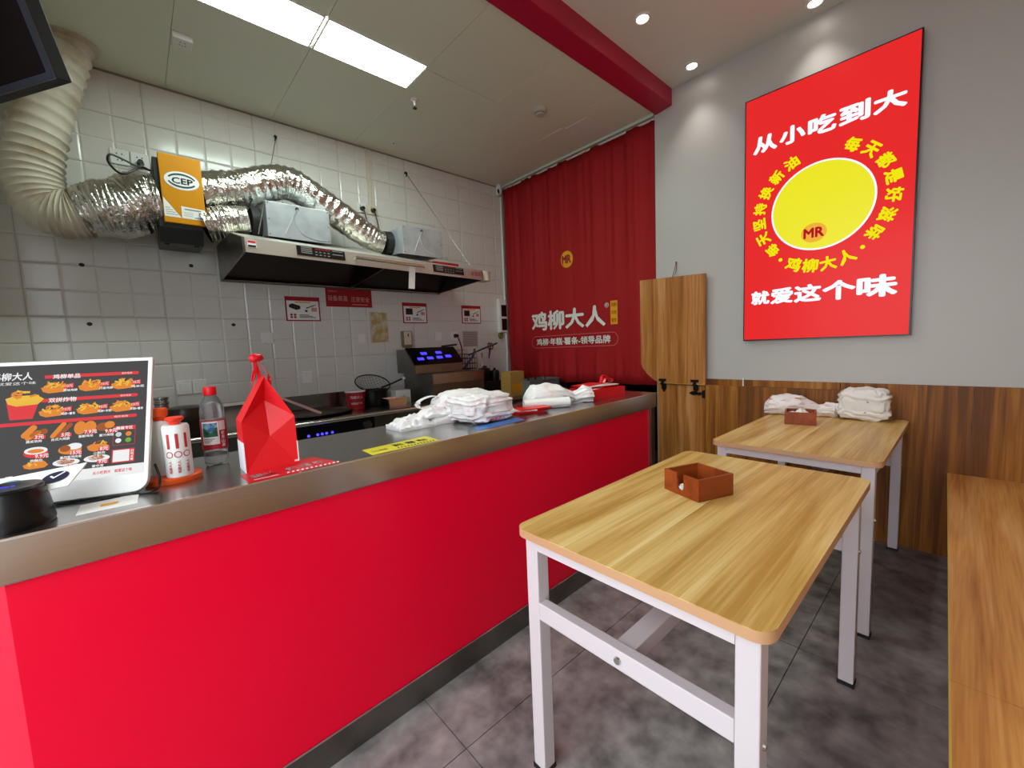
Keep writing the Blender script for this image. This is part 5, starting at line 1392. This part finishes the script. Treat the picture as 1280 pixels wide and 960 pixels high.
# ------------------------------------------------------------------ menu screen
m0 = Vector((-0.008, 1.377, CZ + 0.008)); mw = Vector((-0.940, 0.342, 0)).normalized(); mn = Vector((-0.342, -0.940, 0)).normalized()
mh = (UZ - 0.38 * mn).normalized(); mf = mw.cross(mh); mf = mf if mf.dot(mn) > 0 else -mf
MWd, MHt = 0.46, 0.357
ms = thing('menu_screen', 'white framed menu screen showing fried food pictures on counter', 'menu screen', tuple(m0 + mw * MWd / 2))
MR_ = -mw
def MP(u, v, d=0.0):   # u metres from right edge going left is negative of reading; use reading coordinate from the left edge
    return m0 + mw * (MWd - u) + mh * v + mf * d
def mslab(mb, u0, u1, v0, v1, d0, d1, m=0):
    pts = [MP(u, v, d) for d in (d0, d1) for v in (v0, v1) for u in (u0, u1)]
    return mb.add(pts, [(0, 2, 3, 1), (4, 5, 7, 6), (0, 1, 5, 4), (2, 6, 7, 3), (0, 4, 6, 2), (1, 3, 7, 5)], m)
pts = [(0, 0), (MWd - 0.03, 0)] + [(MWd - 0.03 + 0.03 * sin(a), 0.03 - 0.03 * cos(a)) for a in [pi / 2 * k / 6 for k in range(1, 7)]] + [(MWd, MHt), (0, MHt)]
q = MB(); n = len(pts)
q.add([MP(u, v, 0.0) for u, v in pts] + [MP(u, v, -0.014) for u, v in pts], [list(range(n)), list(range(2 * n - 1, n - 1, -1))] + [(i, (i + 1) % n, n + (i + 1) % n, n + i) for i in range(n)])
q.build('screen_housing', white_m, ms, bevel=0.002)
SU0, SU1, SV0, SV1 = 0.008, MWd - 0.010, 0.045, MHt - 0.010
scr = mslab(MB(), SU0, SU1, SV0 + 0.026, SV1, 0.0, 0.0008).build('screen_face', scr_dark_m, ms)
mslab(MB(), SU0, SU1, SV0, SV0 + 0.0255, 0.0, 0.0008).build('screen_footer', scr_white_m, ms)
D = 0.0014
def bar(u0, u1, v, h, m=scr_red_m, nm='heading_bar'):
    r = h / 2
    p = [MP(u0, v - r, D), MP(u1 - r, v - r, D)] + [MP(u1 - r + r * cos(a), v + r * sin(a), D) for a in [-pi / 2 + pi * k / 8 for k in range(9)]] + [MP(u0, v + r, D)]
    return MB().poly(p).build(nm, m, scr)
H3 = (0.3135, 0.252, 0.1965)
bar(0.245, 0.432, H3[0], 0.0085); bar(0.243, 0.432, H3[1], 0.0085); bar(0.02, 0.432, H3[2], 0.0085)
for tx, uu, vv_, ww, hh, bb in (('鸡柳单品', 0.287, 0.313, 0.052, 0.012, 0.03), ('双拼炸物', 0.283, 0.2515, 0.052, 0.012, 0.03), ('现炸现卖', 0.407, 0.3135, 0.022, 0.005, 0), ('现炸现卖', 0.407, 0.252, 0.022, 0.005, 0), ('现炸现卖', 0.400, 0.1965, 0.028, 0.005, 0)):
    put_text(MB(), tx, MP(uu, vv_, 0.002), MR_, mh, ww, hh, bb).build('heading_lettering', scr_white_m, scr)
def fries(mb, u, v, w, h, tray=2, top=(3, 2), n=24, seed=0):
    rnd = random.Random(seed)
    mb.add([MP(u + w * a, v + h * b, D) for a, b in ((-0.5, 0.0), (-0.42, -0.28), (-0.2, -0.42), (0.35, -0.36), (0.5, -0.1), (0.3, 0.12), (-0.3, 0.12))], [list(range(7))], tray)
    for i in range(n):
        a = rnd.uniform(-0.30, 0.36); b = rnd.uniform(-0.1, 0.38) * (1 - abs(a)); L = rnd.uniform(0.14, 0.26) * w; t_ = rnd.uniform(-0.9, 1.6); k = rnd.choice(top)
        du, dv = cos(t_) * L / 2, sin(t_) * L / 2; wu, wv = -sin(t_) * 0.036 * w, cos(t_) * 0.036 * w
        cu0, cv0 = u + a * w, v + b * h
        d_ = D + 0.0002 + 0.00003 * i
        mb.add([MP(cu0 - du - wu, cv0 - dv - wv, d_), MP(cu0 + du - wu, cv0 + dv - wv, d_), MP(cu0 + du + wu, cv0 + dv + wv, d_), MP(cu0 - du + wu, cv0 - dv + wv, d_)], [(0, 1, 2, 3)], k)
    return mb
SM = [scr_red_m, scr_white_m, scr_orange_m, scr_yellow_m, scr_brown_m, scr_green_m, scr_pale_m]
def price(mb, u, v, s, h=0.011, w=None):
    put_text(mb, s, MP(u, v, 0.0022), MR_, mh, w, h, 0.03, 1)
def name_(mb, u, v, s, w): put_text(mb, s, MP(u, v, 0.0022), MR_, mh, w, 0.0065, 0.03, 1)
names1 = ('原味鸡柳', '川香鸡柳', '鸡米花'); names2 = ('鸡柳+薯条', '鸡柳+年糕', '年糕+薯条')
for r, (vv_, nmz) in enumerate(((0.285, names1), (0.224, names2))):
    for c_, uu in enumerate((0.265, 0.335, 0.400)):
        q = fries(MB(), uu, vv_, 0.050, 0.036, seed=r * 3 + c_)
        mbq = q
        mbq.add([MP(uu + 0.018, vv_ - 0.004, 0.0021), MP(uu + 0.037, vv_ - 0.003, 0.0021), MP(uu + 0.037, vv_ + 0.009, 0.0021), MP(uu + 0.020, vv_ + 0.006, 0.0021)], [(0, 1, 2, 3)], 0)
        put_text(mbq, '10元', MP(uu + 0.028, vv_ + 0.002, 0.0024), MR_, mh, 0.015, 0.008, 0.02, 1)
        name_(mbq, uu + 0.031, vv_ - 0.0095, nmz[c_], 0.027)
        mbq.build('food_picture', SM, scr)
def sausage(mb, u, v, L, ang, r, m=2):
    pts = []
    for k in range(9): a = pi / 2 + pi * k / 8; pts.append((-L / 2 + r * cos(a), r * sin(a)))
    for k in range(9): a = -pi / 2 + pi * k / 8; pts.append((L / 2 + r * cos(a), r * sin(a)))
    mb.add([MP(u + a * cos(ang) - b * sin(ang), v + a * sin(ang) + b * cos(ang), D) for a, b in pts], [list(range(18))], m)
def oval(mb, u, v, a, b, m, d=0.0): mb.add([MP(u + a * cos(2 * pi * k / 22), v + b * sin(2 * pi * k / 22), D + d) for k in range(22)], [list(range(22))], m)
def redtag(mb, u, v, w, h): mb.add([MP(u - w / 2, v - h / 2, 0.0018), MP(u + w / 2, v - h / 2, 0.0018), MP(u + w / 2, v + h / 2, 0.0018), MP(u - w / 2, v + h / 2, 0.0018)], [(0, 1, 2, 3)], 0)
items = [
    (0.235, 0.170, 's', '3元', '脆皮热狗'), (0.283, 0.170, 'l', '5元', '台式大烤肠'), (0.330, 0.172, 'n', '7.9元', '香酥鸡块'), (0.370, 0.170, 'w', '9.9元', '蜜汁烤翅'),
    (0.243, 0.123, 'h', '9.9元', '热狗包'), (0.305, 0.123, 'r', '15元', '墨西哥鸡肉卷'), (0.358, 0.126, 'c', '8元', '小酥肉'),
    (0.245, 0.095, 'f', '', ''), (0.300, 0.092, 'p', '10元', ''), (0.357, 0.094, 'p', '9元', '掌中宝')]
for i, (u_, v_, k_, pr_, nm_) in enumerate(items):
    q = MB()
    if k_ == 's': sausage(q, u_ - 0.008, v_ + 0.006, 0.022, 0.9, 0.007, 2); sausage(q, u_ + 0.010, v_, 0.020, 0.4, 0.007, 4); sausage(q, u_, v_ - 0.004, 0.02, 0.6, 0.006, 2)
    if k_ == 'l': sausage(q, u_ - 0.003, v_ + 0.004, 0.034, 1.0, 0.005, 2); sausage(q, u_ + 0.008, v_ + 0.002, 0.034, 0.9, 0.005, 4)
    if k_ == 'n': oval(q, u_ - 0.009, v_ + 0.003, 0.012, 0.017, 2); oval(q, u_ + 0.010, v_ + 0.004, 0.012, 0.015, 2, 0.0002)
    if k_ == 'w': oval(q, u_ - 0.005, v_ + 0.003, 0.013, 0.011, 4); oval(q, u_ + 0.008, v_ + 0.007, 0.010, 0.009, 2, 0.0002)
    if k_ == 'h': oval(q, u_, v_, 0.022, 0.012, 0); oval(q, u_, v_ + 0.005, 0.021, 0.009, 1, 0.0002); oval(q, u_, v_ + 0.004, 0.015, 0.005, 2, 0.0004)
    if k_ == 'r': oval(q, u_, v_, 0.022, 0.012, 2); oval(q, u_ + 0.008, v_ + 0.007, 0.014, 0.008, 1, 0.0002); oval(q, u_ - 0.009, v_ + 0.003, 0.010, 0.008, 4, 0.0003)
    if k_ == 'c': fries(q, u_, v_, 0.044, 0.034, seed=i, top=(3, 2, 4), n=9)
    if k_ == 'f': fries(q, u_, v_, 0.046, 0.026, seed=i, n=16)
    if k_ == 'p': oval(q, u_, v_, 0.025, 0.009, 1); fries(q, u_ - 0.001, v_ + 0.004, 0.034, 0.020, tray=4, top=(4, 2), seed=i, n=8)
    if pr_:
        redtag(q, u_ + 0.012, v_ - 0.010, 0.022, 0.009); price(q, u_ + 0.012, v_ - 0.009, pr_, 0.0095)
    if nm_: name_(q, u_ + 0.003, v_ - 0.019, nm_, 0.006 * len(nm_) + 0.004)
    q.build('food_picture', SM, scr)
# big fries bucket at the left of the screen, title above
q = MB(); q.add([MP(0.19, 0.208, D), MP(0.231, 0.208, D), MP(0.240, 0.255, D), MP(0.18, 0.255, D)], [(0, 1, 2, 3)], 0)
fries(q, 0.213, 0.262, 0.07, 0.05, tray=3, n=14, seed=77)
q.build('food_picture', SM, scr)
q = MB(); put_text(q, '鸡柳大人', MP(0.185, 0.318, 0.002), MR_, mh, 0.075, 0.02, 0.03); put_text(q, '就爱这个味', MP(0.195, 0.300, 0.002), MR_, mh, 0.07, 0.008, 0.01)
q.build('title_lettering', scr_white_m, scr)
# sauce box
q = MB()
q.add([MP(a, b, D) for a, b in ((0.386, 0.121), (0.4305, 0.121), (0.4305, 0.1705), (0.386, 0.1705))], [(0, 1, 2, 3)], 0)
q.add([MP(a, b, D + 0.0003) for a, b in ((0.3868, 0.1218), (0.4297, 0.1218), (0.4297, 0.1600), (0.3868, 0.1600))], [(0, 1, 2, 3)], 1)
put_text(q, '蘸酱专区', MP(0.4085, 0.1655, 0.0022), MR_, mh, 0.033, 0.008, 0.03, 2)
for (a, b, mm) in ((0.397, 0.149, 3), (0.417, 0.149, 4), (0.397, 0.133, 2), (0.417, 0.133, 5)): q.add([MP(a + 0.006 * cos(2 * pi * k / 18), b + 0.006 * sin(2 * pi * k / 18), 0.0022) for k in range(18)], [list(range(18))], mm)
q.build('sauce_chart', [scr_red_m, scr_dark_m, scr_white_m, scr_pale_m, scr_orange_m, scr_green_m], scr)
q = MB()
q.add([MP(a, b, D) for a, b in ((0.3855, 0.077), (0.4305, 0.077), (0.4305, 0.111), (0.3855, 0.111))], [(0, 1, 2, 3)], 0)
q.add([MP(a, b, D + 0.0003) for a, b in ((0.388, 0.0795), (0.4205, 0.0795), (0.4205, 0.1085), (0.388, 0.1085))], [(0, 1, 2, 3)], 1)
for i, ch in enumerate('扫码点餐'): put_text(q, ch, MP(0.4258, 0.1045 - 0.0072 * i, 0.0022), MR_, mh, 0.006, 0.006, 0.03, 1)
q.build('order_code_frame', [scr_red_m, scr_white_m], scr)
q = MB(); put_text(q, '从小吃到大', MP(0.368, SV0 + 0.0125, 0.0014), MR_, mh, 0.034, 0.008, 0.03); put_text(q, '就爱这个味', MP(0.410, SV0 + 0.0125, 0.0014), MR_, mh, 0.034, 0.008, 0.03)
q.build('footer_lettering', scr_red_m, scr)
MB().tube(smooth_path([(0.012, 1.43, CZ + 0.06), (0.018, 1.405, CZ + 0.02), (0.004, 1.372, CZ + 0.004), (-0.05, 1.392, CZ + 0.004), (-0.12, 1.42, CZ + 0.004), (-0.17, 1.43, CZ + 0.004)], 8), 0.003, 6).build('power_cord', black_m, ms, smooth=60)
slab_ = MB(); pts = [MP(0.1, 0.02, -0.014), MP(0.36, 0.02, -0.014), MP(0.36, 0.2, -0.014), MP(0.1, 0.2, -0.014)]
ft = [Vector((p.x - mn.x * 0.13, p.y - mn.y * 0.13, CZ + 0.001)) for p in pts[:2]]
slab_.add([pts[0], pts[1], pts[2], pts[3], ft[0], ft[1]], [(0, 1, 2, 3), (3, 2, 5, 4), (0, 4, 5, 1), (0, 3, 4), (1, 5, 2)])
slab_.build('stand_wedge', white_m, ms)
mslab(MB(), 0.06, 0.40, -0.008, 0.0, -0.013, -0.002).build('rubber_foot', black_matte_m, ms)

# ------------------------------------------------------------------ render light-path hints only
scene.cycles.max_bounces = 8
scene.cycles.sample_clamp_indirect = 6.0
scene.cycles.caustics_reflective = False
scene.cycles.caustics_refractive = False
